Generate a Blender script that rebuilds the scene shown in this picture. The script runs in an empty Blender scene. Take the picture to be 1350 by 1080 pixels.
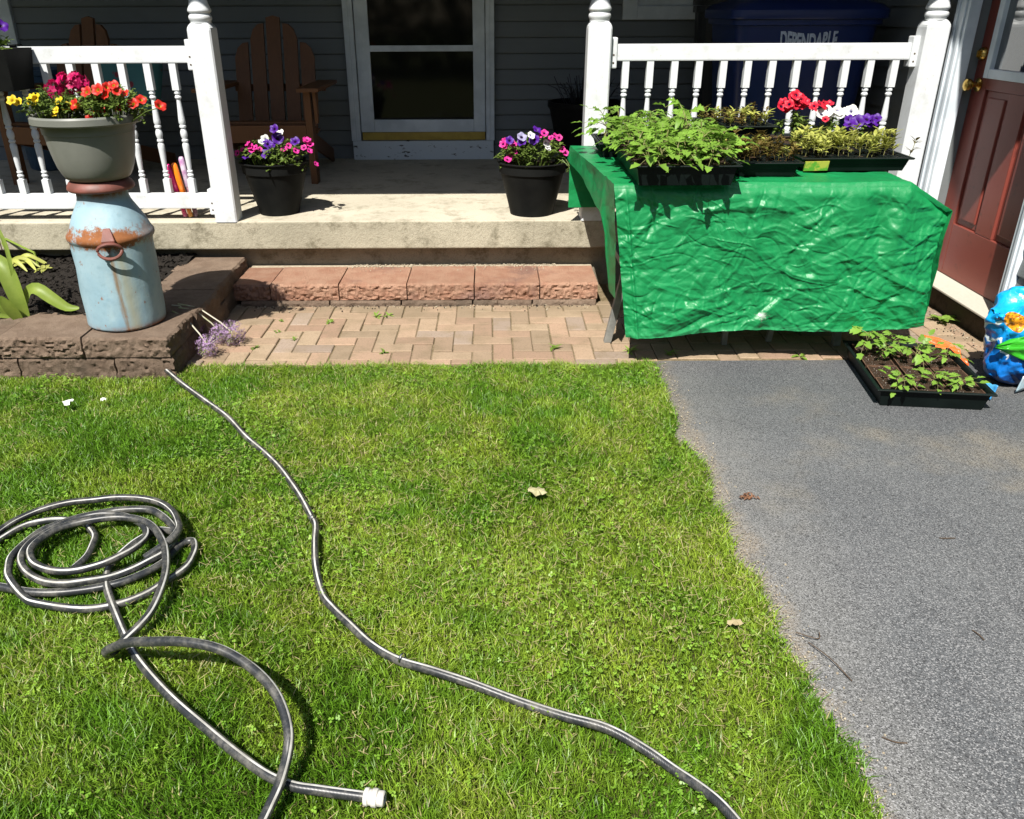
import bpy, bmesh, math, random
import numpy as np
from mathutils import Vector, Matrix, Euler

random.seed(11)
RNG = np.random.RandomState(7)
C = bpy.context.scene.collection
SC = bpy.context.scene

# ------------------------------------------------------------------ camera, sky, sun, exposure
cam = bpy.data.cameras.new('camera')
camo = bpy.data.objects.new('camera', cam)
C.objects.link(camo)
TH, RO = math.radians(25.9), 0.0045
c_, s_ = math.cos(TH), math.sin(TH)
r0, u0, fw = Vector((1, 0, 0)), Vector((0, s_, c_)), Vector((0, c_, -s_))
rt = r0 * math.cos(RO) - u0 * math.sin(RO)
up = u0 * math.cos(RO) + r0 * math.sin(RO)
m = Matrix((rt, up, -fw)).transposed().to_4x4()
m.translation = Vector((0, 0, 1.34))
camo.matrix_world = m
cam.sensor_fit = 'HORIZONTAL'
cam.sensor_width = 36
cam.lens = 1084 / 1350 * 36
cam.shift_x = 25 / 1350
cam.clip_start = 0.05
cam.clip_end = 400
SC.camera = camo

SUN_EL, SUN_AZ = math.radians(54), math.radians(21)
sun_dir = Vector((math.cos(SUN_EL) * math.sin(SUN_AZ), math.cos(SUN_EL) * math.cos(SUN_AZ), -math.sin(SUN_EL)))
w = bpy.data.worlds.new('World')
SC.world = w
w.use_nodes = True
nt = w.node_tree
bg = nt.nodes['Background']
sky = nt.nodes.new('ShaderNodeTexSky')
sky.sky_type = 'NISHITA'
sky.sun_disc = False
sky.sun_elevation = SUN_EL
sky.sun_rotation = math.pi + SUN_AZ
sky.air_density = 1.0
nt.links.new(sky.outputs[0], bg.inputs[0])
bg.inputs[1].default_value = 0.07
sl = bpy.data.lights.new('sun', 'SUN')
sl.energy = 4.8
sl.angle = math.radians(0.53)
sl.color = (1, 0.96, 0.89)
so = bpy.data.objects.new('sun', sl)
C.objects.link(so)
so.rotation_euler = sun_dir.to_track_quat('-Z', 'Y').to_euler()
so.location = (-3, -6, 9)
SC.view_settings.view_transform = 'Standard'
SC.view_settings.look = 'None'
SC.view_settings.gamma = 1
SC.view_settings.exposure = 0.95
SC.view_settings.use_curve_mapping = False
SC.cycles.max_bounces = 6
SC.cycles.diffuse_bounces = 2
SC.cycles.glossy_bounces = 3
SC.cycles.transmission_bounces = 3

# ------------------------------------------------------------------ helpers: meshes
def wloc(o):
    v = Vector((0, 0, 0))
    while o is not None:
        v = v + o.location
        o = o.parent
    return v


class MB:
    def __init__(s):
        s.v, s.f, s.m = [], [], []

    def add(s, vs, fs, mi=0, T=None):
        b = len(s.v)
        if T is not None:
            vs = [T @ Vector(p) for p in vs]
        s.v.extend([tuple(p) for p in vs])
        for f in fs:
            s.f.append(tuple(i + b for i in f))
            s.m.append(mi)

    def box(s, a, b, mi=0, T=None):
        x0, y0, z0 = a
        x1, y1, z1 = b
        s.add([(x0, y0, z0), (x1, y0, z0), (x1, y1, z0), (x0, y1, z0), (x0, y0, z1), (x1, y0, z1), (x1, y1, z1), (x0, y1, z1)],
              [(0, 3, 2, 1), (4, 5, 6, 7), (0, 1, 5, 4), (1, 2, 6, 5), (2, 3, 7, 6), (3, 0, 4, 7)], mi, T)

    def lathe(s, prof, seg=16, mi=0, T=None, cap=(True, True), mif=None):
        vs, fs = [], []
        n = len(prof)
        b = len(s.v)
        for r, z in prof:
            for k in range(seg):
                a = 2 * math.pi * k / seg
                vs.append((r * math.cos(a), r * math.sin(a), z))
        mis = []
        for i in range(n - 1):
            for k in range(seg):
                k2 = (k + 1) % seg
                fs.append((i * seg + k, i * seg + k2, (i + 1) * seg + k2, (i + 1) * seg + k))
                mis.append(mif(i) if mif else mi)
        if cap[0]:
            fs.append(tuple(reversed(range(seg)))); mis.append(mif(0) if mif else mi)
        if cap[1]:
            fs.append(tuple((n - 1) * seg + k for k in range(seg))); mis.append(mif(n - 2) if mif else mi)
        if T is not None:
            vs = [T @ Vector(p) for p in vs]
        s.v.extend([tuple(p) for p in vs])
        for f, q in zip(fs, mis):
            s.f.append(tuple(i + b for i in f)); s.m.append(q)

    def tube(s, pts, r, seg=8, mi=0, caps=True, stripe=None, mi2=1, twist=0.0):
        pts = [Vector(p) for p in pts]
        n = len(pts)
        rr = r if hasattr(r, '__len__') else [r] * n
        vs, fs, mm = [], [], []
        tan = []
        for i in range(n):
            t = pts[min(i + 1, n - 1)] - pts[max(i - 1, 0)]
            if t.length < 1e-9:
                t = Vector((0, 0, 1))
            tan.append(t.normalized())
        upv = Vector((0, 0, 1)) if abs(tan[0].z) < .9 else Vector((1, 0, 0))
        for i in range(n):
            t = tan[i]
            sx = t.cross(upv)
            if sx.length < 1e-4:
                sx = t.cross(Vector((0, 1, 0)))
            sx.normalize()
            uy = sx.cross(t).normalized()
            if abs(tan[0].z) >= .9:
                upv = uy
            for k in range(seg):
                a = 2 * math.pi * k / seg + twist * i
                vs.append(pts[i] + (sx * math.cos(a) + uy * math.sin(a)) * rr[i])
        for i in range(n - 1):
            for k in range(seg):
                k2 = (k + 1) % seg
                fs.append((i * seg + k, i * seg + k2, (i + 1) * seg + k2, (i + 1) * seg + k))
                mm.append(mi2 if stripe is not None and k in stripe else mi)
        if caps:
            fs.append(tuple(reversed(range(seg)))); mm.append(mi)
            fs.append(tuple((n - 1) * seg + k for k in range(seg))); mm.append(mi)
        b = len(s.v)
        s.v.extend([tuple(p) for p in vs])
        for f, q in zip(fs, mm):
            s.f.append(tuple(i + b for i in f)); s.m.append(q)

    def prism(s, poly, z0, z1, mi=0, T=None):
        n = len(poly)
        vs = [(x, y, z0) for x, y in poly] + [(x, y, z1) for x, y in poly]
        fs = [tuple(reversed(range(n))), tuple(range(n, 2 * n))]
        for i in range(n):
            j = (i + 1) % n
            fs.append((i, j, n + j, n + i))
        s.add(vs, fs, mi, T)

    def grid(s, P, mi=0):
        ny, nx = P.shape[:2]
        vs = P.reshape(-1, 3).tolist()
        fs = [(j * nx + i, j * nx + i + 1, (j + 1) * nx + i + 1, (j + 1) * nx + i) for j in range(ny - 1) for i in range(nx - 1)]
        s.add(vs, fs, mi)

    def mesh(s, name, mats, smooth=False, ang=35, bevel=0.0, org=(0, 0, 0), weld=0):
        me = bpy.data.meshes.new(name)
        o = Vector(org)
        me.from_pydata([tuple(Vector(p) - o) for p in s.v], [], s.f)
        for q in (mats if isinstance(mats, (list, tuple)) else [mats]):
            me.materials.append(q)
        me.polygons.foreach_set('material_index', s.m)
        if bevel or weld:
            bm = bmesh.new(); bm.from_mesh(me)
            if weld:
                bmesh.ops.remove_doubles(bm, verts=bm.verts, dist=weld)
            if bevel:
                es = [e for e in bm.edges if len(e.link_faces) == 2 and e.calc_face_angle(0) > .6]
                bmesh.ops.bevel(bm, geom=es, offset=bevel, segments=2, affect='EDGES', profile=.6)
            bm.to_mesh(me); bm.free()
        if smooth:
            me.polygons.foreach_set('use_smooth', [True] * len(me.polygons))
            if ang < 180:
                me.set_sharp_from_angle(angle=math.radians(ang))
        me.update()
        return me

    def build(s, name, mats, parent=None, smooth=False, ang=35, bevel=0.0, local=False, weld=0):
        org = (0, 0, 0) if (local or parent is None) else wloc(parent)
        ob = bpy.data.objects.new(name, s.mesh(name, mats, smooth, ang, bevel, org, weld))
        C.objects.link(ob)
        if parent is not None:
            ob.parent = parent
        return ob


def tag(o, label=None, cat=None, group=None, kind=None):
    if label: o['label'] = label
    if cat: o['category'] = cat
    if group: o['group'] = group
    if kind: o['kind'] = kind
    return o


def thing(name, label, cat, loc=(0, 0, 0), group=None, rz=0):
    o = bpy.data.objects.new(name, None)
    o.empty_display_size = .05
    C.objects.link(o)
    o.location = loc
    o.rotation_euler = (0, 0, rz)
    return tag(o, label, cat, group)


def link(name, me, parent=None, loc=(0, 0, 0), rot=(0, 0, 0), sc=(1, 1, 1)):
    o = bpy.data.objects.new(name, me)
    C.objects.link(o)
    o.parent = parent
    o.location = loc
    o.rotation_euler = rot
    o.scale = sc if hasattr(sc, '__len__') else (sc, sc, sc)
    return o


def copy_tree(o, parent=None):
    c = o.copy()
    C.objects.link(c)
    c.parent = parent
    for ch in list(o.children):
        copy_tree(ch, c)
    return c


# value noise in numpy
_T = np.random.RandomState(3).rand(64, 256, 256)


def vn(x, y, f, seed=0):
    x = np.asarray(x, float) * f + 37.3 * seed
    y = np.asarray(y, float) * f + 11.7 * seed
    xi, yi = np.floor(x).astype(int), np.floor(y).astype(int)
    fx, fy = x - xi, y - yi
    fx = fx * fx * (3 - 2 * fx); fy = fy * fy * (3 - 2 * fy)
    t = _T[seed % 64]
    g = lambda a, b: t[a & 255, b & 255]
    return (g(xi, yi) * (1 - fx) + g(xi + 1, yi) * fx) * (1 - fy) + (g(xi, yi + 1) * (1 - fx) + g(xi + 1, yi + 1) * fx) * fy


def ridge(x, y, f, seed):
    return 1 - np.abs(2 * vn(x, y, f, seed) - 1)


# ------------------------------------------------------------------ helpers: materials
class N:
    def __init__(s, name):
        s.mat = bpy.data.materials.new(name)
        s.mat.use_nodes = True
        s.t = s.mat.node_tree
        s.b = s.t.nodes['Principled BSDF']
        s.tc = s.t.nodes.new('ShaderNodeTexCoord')

    def n(s, typ, **kw):
        q = s.t.nodes.new(typ)
        for k, v in kw.items():
            setattr(q, k, v)
        return q

    def set(s, sock, v):
        if isinstance(v, bpy.types.NodeSocket):
            s.t.links.new(v, sock)
        elif isinstance(v, (tuple, list)) and len(v) == 3 and sock.type == 'RGBA':
            sock.default_value = (*v, 1)
        else:
            sock.default_value = v

    def co(s, scale=(1, 1, 1), kind='Object'):
        if scale == (1, 1, 1):
            return s.tc.outputs[kind]
        q = s.n('ShaderNodeMapping')
        s.t.links.new(s.tc.outputs[kind], q.inputs[0])
        q.inputs['Scale'].default_value = scale
        return q.outputs[0]

    def pos(s):
        return s.n('ShaderNodeNewGeometry').outputs['Position']

    def noise(s, scale, detail=4, rough=.55, vec=None, dist=0):
        q = s.n('ShaderNodeTexNoise')
        q.inputs['Scale'].default_value = scale
        q.inputs['Detail'].default_value = detail
        q.inputs['Roughness'].default_value = rough
        q.inputs['Distortion'].default_value = dist
        s.t.links.new(vec if vec is not None else s.co(), q.inputs['Vector'])
        return q.outputs['Fac']

    def vor(s, scale, vec=None, feature='F1', out='Distance', rnd=1):
        q = s.n('ShaderNodeTexVoronoi', feature=feature)
        q.inputs['Scale'].default_value = scale
        q.inputs['Randomness'].default_value = rnd
        s.t.links.new(vec if vec is not None else s.co(), q.inputs['Vector'])
        return q.outputs[out]

    def ramp(s, fac, a, b, va=0.0, vb=1.0):
        q = s.n('ShaderNodeMapRange')
        q.clamp = True
        q.interpolation_type = 'SMOOTHSTEP'
        s.set(q.inputs[0], fac)
        q.inputs[1].default_value = a; q.inputs[2].default_value = b
        q.inputs[3].default_value = va; q.inputs[4].default_value = vb
        return q.outputs[0]

    def mix(s, fac, a, b, mode='MIX'):
        q = s.n('ShaderNodeMix', data_type='RGBA', blend_type=mode)
        s.set(q.inputs[0], fac); s.set(q.inputs[6], a); s.set(q.inputs[7], b)
        return q.outputs[2]

    def math(s, op, a, b=0.0, c=None):
        q = s.n('ShaderNodeMath', operation=op)
        s.set(q.inputs[0], a); s.set(q.inputs[1], b)
        if c is not None: s.set(q.inputs[2], c)
        return q.outputs[0]

    def xyz(s, vec):
        q = s.n('ShaderNodeSeparateXYZ')
        s.t.links.new(vec, q.inputs[0])
        return q.outputs

    def rnd(s):
        return s.n('ShaderNodeObjectInfo').outputs['Random']

    def bump(s, h, strength=.3, dist=.01, prev=None):
        q = s.n('ShaderNodeBump')
        q.inputs['Strength'].default_value = strength
        q.inputs['Distance'].default_value = dist
        s.set(q.inputs['Height'], h)
        if prev is not None: s.t.links.new(prev, q.inputs['Normal'])
        return q.outputs[0]

    def facet(s, scale, vec, dist=.15):
        # crumpled sheet: every cell a randomly tilted flat facet
        nz = s.n('ShaderNodeTexNoise'); nz.inputs['Scale'].default_value = scale * .7; nz.inputs['Detail'].default_value = 2
        s.t.links.new(vec, nz.inputs['Vector'])
        v1 = s.n('ShaderNodeVectorMath', operation='SCALE'); s.t.links.new(nz.outputs['Color'], v1.inputs[0]); v1.inputs['Scale'].default_value = dist / scale * 4
        v2 = s.n('ShaderNodeVectorMath', operation='ADD'); s.t.links.new(vec, v2.inputs[0]); s.t.links.new(v1.outputs[0], v2.inputs[1])
        vo = s.n('ShaderNodeTexVoronoi', feature='F1'); vo.inputs['Scale'].default_value = scale; s.t.links.new(v2.outputs[0], vo.inputs['Vector'])
        d = s.n('ShaderNodeVectorMath', operation='SUBTRACT'); s.t.links.new(v2.outputs[0], d.inputs[0]); s.t.links.new(vo.outputs['Position'], d.inputs[1])
        c = s.n('ShaderNodeVectorMath', operation='SUBTRACT'); s.t.links.new(vo.outputs['Color'], c.inputs[0]); c.inputs[1].default_value = (.5, .5, .5)
        h = s.n('ShaderNodeVectorMath', operation='DOT_PRODUCT'); s.t.links.new(d.outputs[0], h.inputs[0]); s.t.links.new(c.outputs[0], h.inputs[1])
        return h.outputs['Value']

    def done(s, col=None, rough=None, normal=None, metal=None, spec=None, trans=0, coat=0, sheen=0):
        b = s.b
        if col is not None: s.set(b.inputs['Base Color'], col)
        if rough is not None: s.set(b.inputs['Roughness'], rough)
        if normal is not None: s.set(b.inputs['Normal'], normal)
        if metal is not None: s.set(b.inputs['Metallic'], metal)
        if spec is not None: s.set(b.inputs['Specular IOR Level'], spec)
        if coat: b.inputs['Coat Weight'].default_value = coat
        if trans:
            tr = s.n('ShaderNodeBsdfTranslucent')
            s.set(tr.inputs[0], col)
            if normal is not None: s.set(tr.inputs['Normal'], normal)
            mx = s.n('ShaderNodeMixShader')
            mx.inputs[0].default_value = trans
            s.t.links.new(b.outputs[0], mx.inputs[1])
            s.t.links.new(tr.outputs[0], mx.inputs[2])
            s.t.links.new(mx.outputs[0], s.t.nodes['Material Output'].inputs[0])
        return s.mat


def simple(name, c1, c2=None, scale=12, rough=.6, bump=0, bscale=80, bdist=.004, spec=.4, metal=0, rnd=0, trans=0, a=.35, b=.65, detail=4, coat=0, stretch=(1, 1, 1), world=False):
    q = N(name)
    v = q.co(stretch)
    if world:
        v = q.pos()
    col = c1
    if c2 is not None:
        col = q.mix(q.ramp(q.noise(scale, detail, vec=v), a, b), c1, c2)
    if rnd:
        hs = q.n('ShaderNodeHueSaturation')
        q.set(hs.inputs['Color'], col)
        q.set(hs.inputs['Value'], q.ramp(q.rnd(), 0, 1, 1 - rnd, 1 + rnd))
        col = hs.outputs[0]
    nrm = q.bump(q.noise(bscale, 5, .6, vec=v), bump, bdist) if bump else None
    return q.done(col, rough, nrm, metal, spec, trans, coat)


M = {}
# painted white wood with a little grime
q = N('white_paint')
g = q.noise(9, 6, .65)
col = q.mix(q.ramp(g, .52, .75), (.58, .6, .61), (.47, .48, .465))
col = q.mix(q.math('MULTIPLY', q.ramp(q.noise(70, 3), .62, .72), .5), col, (.42, .42, .38))
M['white'] = q.done(col, .38, q.bump(q.noise(40, 4), .06, .003), spec=.4)
M['trim'] = simple('white_trim', (.66, .71, .75), (.52, .57, .61), 6, .4, .05, 40, spec=.4)
q = N('peeling_white_sill')
col = q.mix(q.ramp(q.noise(14, 6, .7, q.co((1, 1, 2.2))), .6, .64), (.58, .63, .66), (.06, .055, .05))
M['peel'] = q.done(col, .5)
# siding
q = N('grey_vinyl_siding')
col = q.mix(q.noise(3, 4), (.165, .178, .18), (.135, .147, .15))
col = q.mix(q.ramp(q.noise(26, 4, .6, q.co((.15, 1, 3))), .5, .8, 0, .3), col, (.13, .13, .12))
M['siding'] = q.done(col, .5, q.bump(q.noise(120, 3, .6, q.co((.06, .06, 1))), .08, .002), spec=.3)
M['dark_void'] = simple('dark_interior', (.012, .013, .013), None, rough=.8)
M['glass'] = simple('dark_window_glass', (.004, .005, .0055), None, rough=.06, spec=.3)
M['mirror_glass'] = simple('door_window_glass', (.05, .055, .06), None, rough=.02, spec=1.0, coat=1)
M['brass'] = simple('brass', (.62, .42, .12), (.5, .33, .09), 30, .25, metal=1)
M['kick'] = simple('brass_kick_strip', (.42, .3, .06), (.36, .25, .05), 20, .45, metal=.35)
q = N('red_door_paint')
col = q.mix(q.noise(2.5, 4), (.215, .05, .036), (.175, .04, .029))
col = q.mix(q.math('MULTIPLY', q.ramp(q.noise(22, 6, .7), .58, .7), .5), col, (.06, .02, .016))
M['red_door'] = q.done(col, .42, q.bump(q.noise(60, 3), .05, .003), spec=.4)
q = N('weathered_sill_wood')
col = q.mix(q.noise(30, 5, .6, q.co((8, 1, 8))), (.5, .47, .4), (.36, .33, .27))
M['sillwood'] = q.done(col, .7, q.bump(q.noise(60, 4, .6, q.co((8, .6, 8))), .25, .003))
# concrete
def concrete(name, c1, c2, stain, bs=.25):
    q = N(name)
    p = q.pos()
    col = q.mix(q.ramp(q.noise(2.3, 6, .6, p), .3, .7), c1, c2)
    col = q.mix(q.ramp(q.noise(7, 7, .75, p), .47, .68, 0, .85), col, stain)
    col = q.mix(q.ramp(q.noise(150, 3, .6, p), .45, .75, 0, .4), col, stain)
    pit = q.ramp(q.vor(55, p), .02, .12)
    pm = q.math('MULTIPLY', q.math('SUBTRACT', 1.0, pit), q.ramp(q.noise(5, 3, .5, p), .5, .6))
    col = q.mix(pm, col, (.08, .07, .05))
    n1 = q.bump(q.noise(35, 8, .7, p), bs, .006)
    n2 = q.bump(q.noise(220, 3, .6, p), bs * .8, .002, n1)
    return q.done(col, .85, n2, spec=.2)
M['concrete'] = concrete('porch_concrete', (.41, .37, .29), (.49, .445, .35), (.25, .225, .165))
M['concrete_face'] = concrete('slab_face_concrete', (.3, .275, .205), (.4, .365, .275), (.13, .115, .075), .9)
M['concrete_wall'] = concrete('foundation_concrete', (.22, .19, .14), (.28, .25, .2), (.1, .08, .05), .6)
M['concrete_dark'] = concrete('dark_foundation', (.07, .055, .04), (.1, .08, .06), (.035, .03, .02), .6)
# retaining blocks
def block(name, c1, c2, c3):
    q = N(name)
    p = q.pos()
    col = q.mix(q.ramp(q.noise(11, 6, .65, p), .35, .65), c1, c2)
    col = q.mix(q.ramp(q.noise(4, 5, .6, p), .52, .7, 0, .8), col, c3)
    col = q.mix(q.ramp(q.noise(190, 3, .7, p), .5, .75, 0, .5), col, tuple(x * .45 for x in c1))
    hs = q.n('ShaderNodeHueSaturation')
    q.set(hs.inputs['Color'], col)
    q.set(hs.inputs['Value'], q.ramp(q.rnd(), 0, 1, .85, 1.12))
    n1 = q.bump(q.noise(75, 9, .8, p), .8, .02)
    n2 = q.bump(q.noise(260, 3, .6, p), .5, .004, n1)
    return q.done(hs.outputs[0], .9, n2, spec=.15)
M['block_red'] = block('red_block', (.33, .175, .115), (.39, .235, .16), (.2, .115, .095))
M['block_brown'] = block('brown_block', (.17, .12, .086), (.225, .165, .12), (.115, .09, .066))
q = N('clay_paver')
p = q.pos()
rn = q.rnd()
c = q.mix(q.ramp(rn, 0, .9), (.285, .215, .145), (.31, .205, .142))
c = q.mix(q.ramp(rn, .9, .93, 0, .6), c, (.24, .21, .175))
c = q.mix(q.ramp(q.noise(9, 5, .65, p), .42, .7, 0, .8), c, (.22, .165, .105))
hs = q.n('ShaderNodeHueSaturation'); q.set(hs.inputs['Color'], c); q.set(hs.inputs['Value'], q.ramp(q.math('FRACT', q.math('MULTIPLY', rn, 17.3)), 0, 1, .84, 1.14)); c = hs.outputs[0]
c = q.mix(q.ramp(q.noise(140, 3, .6, p), .48, .75, 0, .6), c, (.14, .105, .07))
dirt = q.math('MULTIPLY', q.ramp(q.xyz(p)[1], 3.72, 3.95), q.ramp(q.noise(6, 5, .65, p), .3, .55))
c = q.mix(q.math('MULTIPLY', dirt, .75), c, (.2, .155, .1))
M['brick'] = q.done(c, .9, q.bump(q.noise(130, 6, .7, p), .5, .004), spec=.15)
M['sand'] = simple('joint_sand', (.13, .1, .055), (.2, .155, .095), 60, .95, .6, 200, .006, spec=.1, world=True)
M['crumbs'] = simple('mortar_crumbs', (.3, .25, .18), (.4, .35, .26), 80, .95, .5, 200, spec=.1)
# driveway
q = N('asphalt_driveway')
p = q.pos()
base = q.mix(q.ramp(q.noise(1.3, 5, .6, p), .35, .7), (.08, .085, .09), (.108, .112, .115))
X = q.xyz(p)
edge = q.ramp(q.math('ADD', X[0], q.math('MULTIPLY', q.noise(9, 4, .6, p), .16)), .76, 1.1, 1, 0)
dirt = q.ramp(q.math('ADD', X[0], q.math('MULTIPLY', q.noise(7, 5, .7, p), .14)), .765, .83, 1, 0)
base = q.mix(q.math('MULTIPLY', edge, .6), base, (.2, .195, .18))
base = q.mix(q.math('MULTIPLY', dirt, .5), base, (.24, .185, .12))
tan = q.math('MULTIPLY', q.ramp(q.noise(1.9, 4, .55, p), .52, .7), q.ramp(X[1], 1.7, 2.2))
base = q.mix(q.math('MULTIPLY', tan, .7), base, (.19, .165, .125))
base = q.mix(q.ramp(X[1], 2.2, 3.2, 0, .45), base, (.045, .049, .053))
base = q.mix(q.ramp(q.noise(3.5, 5, .65, p), .5, .75, 0, .45), base, (.05, .053, .057))
cell = q.vor(370, p, out='Color')
cg = q.n('ShaderNodeSeparateColor'); q.t.links.new(cell, cg.inputs[0])
spk = q.ramp(cg.outputs[0], .55, .95)
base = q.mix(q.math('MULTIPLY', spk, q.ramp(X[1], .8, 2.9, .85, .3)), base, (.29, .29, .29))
dk = q.ramp(cg.outputs[1], .62, .9)
base = q.mix(q.math('MULTIPLY', dk, .75), base, (.018, .018, .02))
fl = q.ramp(q.noise(420, 2, .5, p), .62, .72)
base = q.mix(q.math('MULTIPLY', fl, .5), base, (.36, .36, .35))
n1 = q.bump(q.vor(300, p), .6, .003)
n2 = q.bump(q.noise(500, 3, .6, p), .4, .0015, n1)
M['asphalt'] = q.done(base, .8, n2, spec=.3)
# soil sheets
M['lawn_soil'] = simple('lawn_thatch', (.05, .065, .015), (.085, .08, .03), 25, .95, .8, 120, .02, spec=.1, world=True)
M['far_lawn'] = M['lawn_soil']
q = N('dark_mulch')
col = q.mix(q.noise(60, 5, .7), (.008, .007, .006), (.035, .028, .022))
M['mulch'] = q.done(col, .9, q.bump(q.noise(70, 6, .7), 1, .02), spec=.2)
q = N('potting_soil')
col = q.mix(q.noise(70, 5, .7), (.018, .011, .007), (.06, .036, .022))
col = q.mix(q.ramp(q.noise(170, 2, .5), .66, .7), col, (.4, .38, .34))
M['soil'] = q.done(col, .9, q.bump(q.noise(90, 6, .7), 1, .012), spec=.15)
# wood, plastic, metal
q = N('stained_wood')
col = q.mix(q.noise(18, 5, .6, q.co((6, 6, .5))), (.17, .075, .03), (.1, .043, .018))
M['wood'] = q.done(col, .55, q.bump(q.noise(40, 4, .6, q.co((8, 8, .5))), .15, .002), spec=.3)
M['grey_leg'] = simple('grey_table_leg', (.22, .22, .2), (.15, .15, .14), 20, .55, .1)
M['table_board'] = simple('table_board', (.3, .26, .2), (.22, .19, .15), 12, .7)
M['black_plastic'] = simple('black_plastic', (.006, .0065, .0065), (.01, .0105, .01), 8, .55, .04, 60, spec=.06)
M['tray_plastic'] = simple('tray_plastic', (.003, .006, .0055), (.005, .009, .008), 8, .5, spec=.15)
M['grey_pot'] = simple('grey_green_pot', (.135, .14, .12), (.165, .168, .145), 5, .42, .04, 50, spec=.4)
q = N('blue_bin_plastic')
M['blue_bin'] = q.done(q.mix(q.noise(4, 3), (.006, .017, .085), (.008, .022, .105)), .35, spec=.5)
M['dark_bin'] = simple('dark_bin_plastic', (.02, .022, .024), None, rough=.4)
M['print_white'] = simple('white_print', (.55, .6, .66), (.4, .45, .5), 60, .5)
M['hose'] = None
q = N('hose_rubber')
wv = q.n('ShaderNodeTexWave', wave_type='BANDS')
wv.inputs['Scale'].default_value = 120
q.t.links.new(q.co(), wv.inputs['Vector'])
col = q.mix(q.ramp(q.noise(18, 6, .75), .42, .7), (.02, .022, .024), (.12, .115, .1))
M['hose'] = q.done(col, .34, q.bump(wv.outputs['Fac'], .15, .0015), spec=.55)
M['hose_stripe'] = simple('hose_stripe', (.5, .5, .47), (.3, .29, .26), 20, .5)
M['hose_end'] = simple('hose_connector', (.62, .6, .55), (.45, .43, .4), 60, .35, .2, 120, spec=.5)
M['steel'] = simple('steel_clip', (.4, .4, .4), None, rough=.3, metal=1)
M['peat'] = simple('peat_pot', (.075, .042, .028), (.11, .065, .042), 40, .95, .6, 120, .006, spec=.1)
M['twig'] = simple('dry_twig', (.06, .04, .025), (.1, .07, .045), 30, .9)
M['straw'] = simple('dry_straw', (.42, .37, .22), (.34, .27, .14), 30, .8, trans=.2)
M['dry_leaf'] = simple('dry_leaf', (.4, .38, .22), (.3, .27, .14), 90, .8, .3, 150, trans=.15)
M['brown_leaf'] = simple('brown_leaf', (.17, .08, .04), (.1, .05, .03), 50, .8)
M['paper'] = simple('paper_scrap', (.7, .7, .64), None, rough=.8)


def leafmat(name, c1, c2, trans=.35, rough=.45, scale=25, rnd=.15):
    q = N(name)
    col = q.mix(q.noise(scale, 3), c1, c2)
    hs = q.n('ShaderNodeHueSaturation')
    q.set(hs.inputs['Color'], col)
    q.set(hs.inputs['Value'], q.ramp(q.rnd(), 0, 1, 1 - rnd, 1 + rnd))
    return q.done(hs.outputs[0], rough, q.bump(q.noise(120, 2), .15, .002), spec=.35, trans=trans)


M['tomato'] = leafmat('tomato_leaf', (.13, .26, .03), (.22, .37, .055))
M['tomato_stem'] = leafmat('tomato_stem', (.24, .26, .08), (.2, .17, .08), .1)
M['lime'] = leafmat('lime_leaf', (.36, .4, .06), (.46, .46, .14))
M['olive'] = leafmat('olive_leaf', (.15, .13, .025), (.11, .055, .025))
M['foliage'] = leafmat('flower_foliage', (.09, .16, .025), (.2, .27, .06))
M['hedge_leaf'] = leafmat('bulb_leaf', (.15, .24, .03), (.3, .37, .07), .35, .45, 22)
M['weed'] = leafmat('weed_leaf', (.14, .25, .03), (.22, .32, .06))


def petal(name, c, trans=.3):
    return leafmat(name, c, tuple(x * .75 for x in c), trans, .5, 40, .12)


M['p_purple'] = petal('purple_petal', (.085, .012, .27))
M['p_lav'] = petal('lavender_petal', (.42, .4, .62))
M['p_pink'] = petal('hot_pink_petal', (.72, .035, .3))
M['p_mag'] = petal('magenta_petal', (.6, .008, .13))
M['p_red'] = petal('red_petal', (.68, .03, .018))
M['p_coral'] = petal('scarlet_petal', (.7, .02, .05))
M['p_yel'] = petal('yellow_petal', (.75, .55, .02))
M['p_white'] = petal('white_petal', (.8, .8, .76))
M['p_dark'] = petal('dark_throat', (.03, .006, .05))
M['p_thr'] = petal('yellow_throat', (.5, .28, .02))
M['allium'] = petal('allium_floret', (.42, .27, .47))
M['allium_stem'] = simple('allium_stem', (.45, .42, .34), (.3, .33, .12), 10, .6)

# ------------------------------------------------------------------ setting: ground, driveway, walkway
PZ = .361      # porch floor height
b = MB()
b.add([(-60, -60, -.022), (60, -60, -.022), (60, 60, -.022), (-60, 60, -.022)], [(0, 1, 2, 3)])
tag(b.build('lawn', M['lawn_soil']), kind='structure')

ys = np.linspace(3.225, -6, 150)


def drive_edge(y):
    return .70 + .03 * (vn(y, 0, 2.2, 5) - .5) + .05 * (vn(y, 3, 6, 6) - .5) + (-.03 if y > 2.5 else 0)


b = MB()
vs, fs = [], []
for i, y in enumerate(ys):
    e = float(drive_edge(y))
    vs += [(e - .03, y, -.02), (e, y, -.006), (e + .05, y, 0), (9, y, 0)]
    if i:
        k = 4 * i
        fs += [(k - 4 + j, k + j, k + j + 1, k - 4 + j + 1) for j in range(3)]
b.add(vs, fs)
tag(b.build('driveway', M['asphalt'], smooth=True), kind='structure')

b = MB()
b.box((-1.32, 3.2, -.06), (2.2, 4.33, -.0065))
walk = tag(b.build('paver_walkway', M['sand']), kind='structure')
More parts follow.
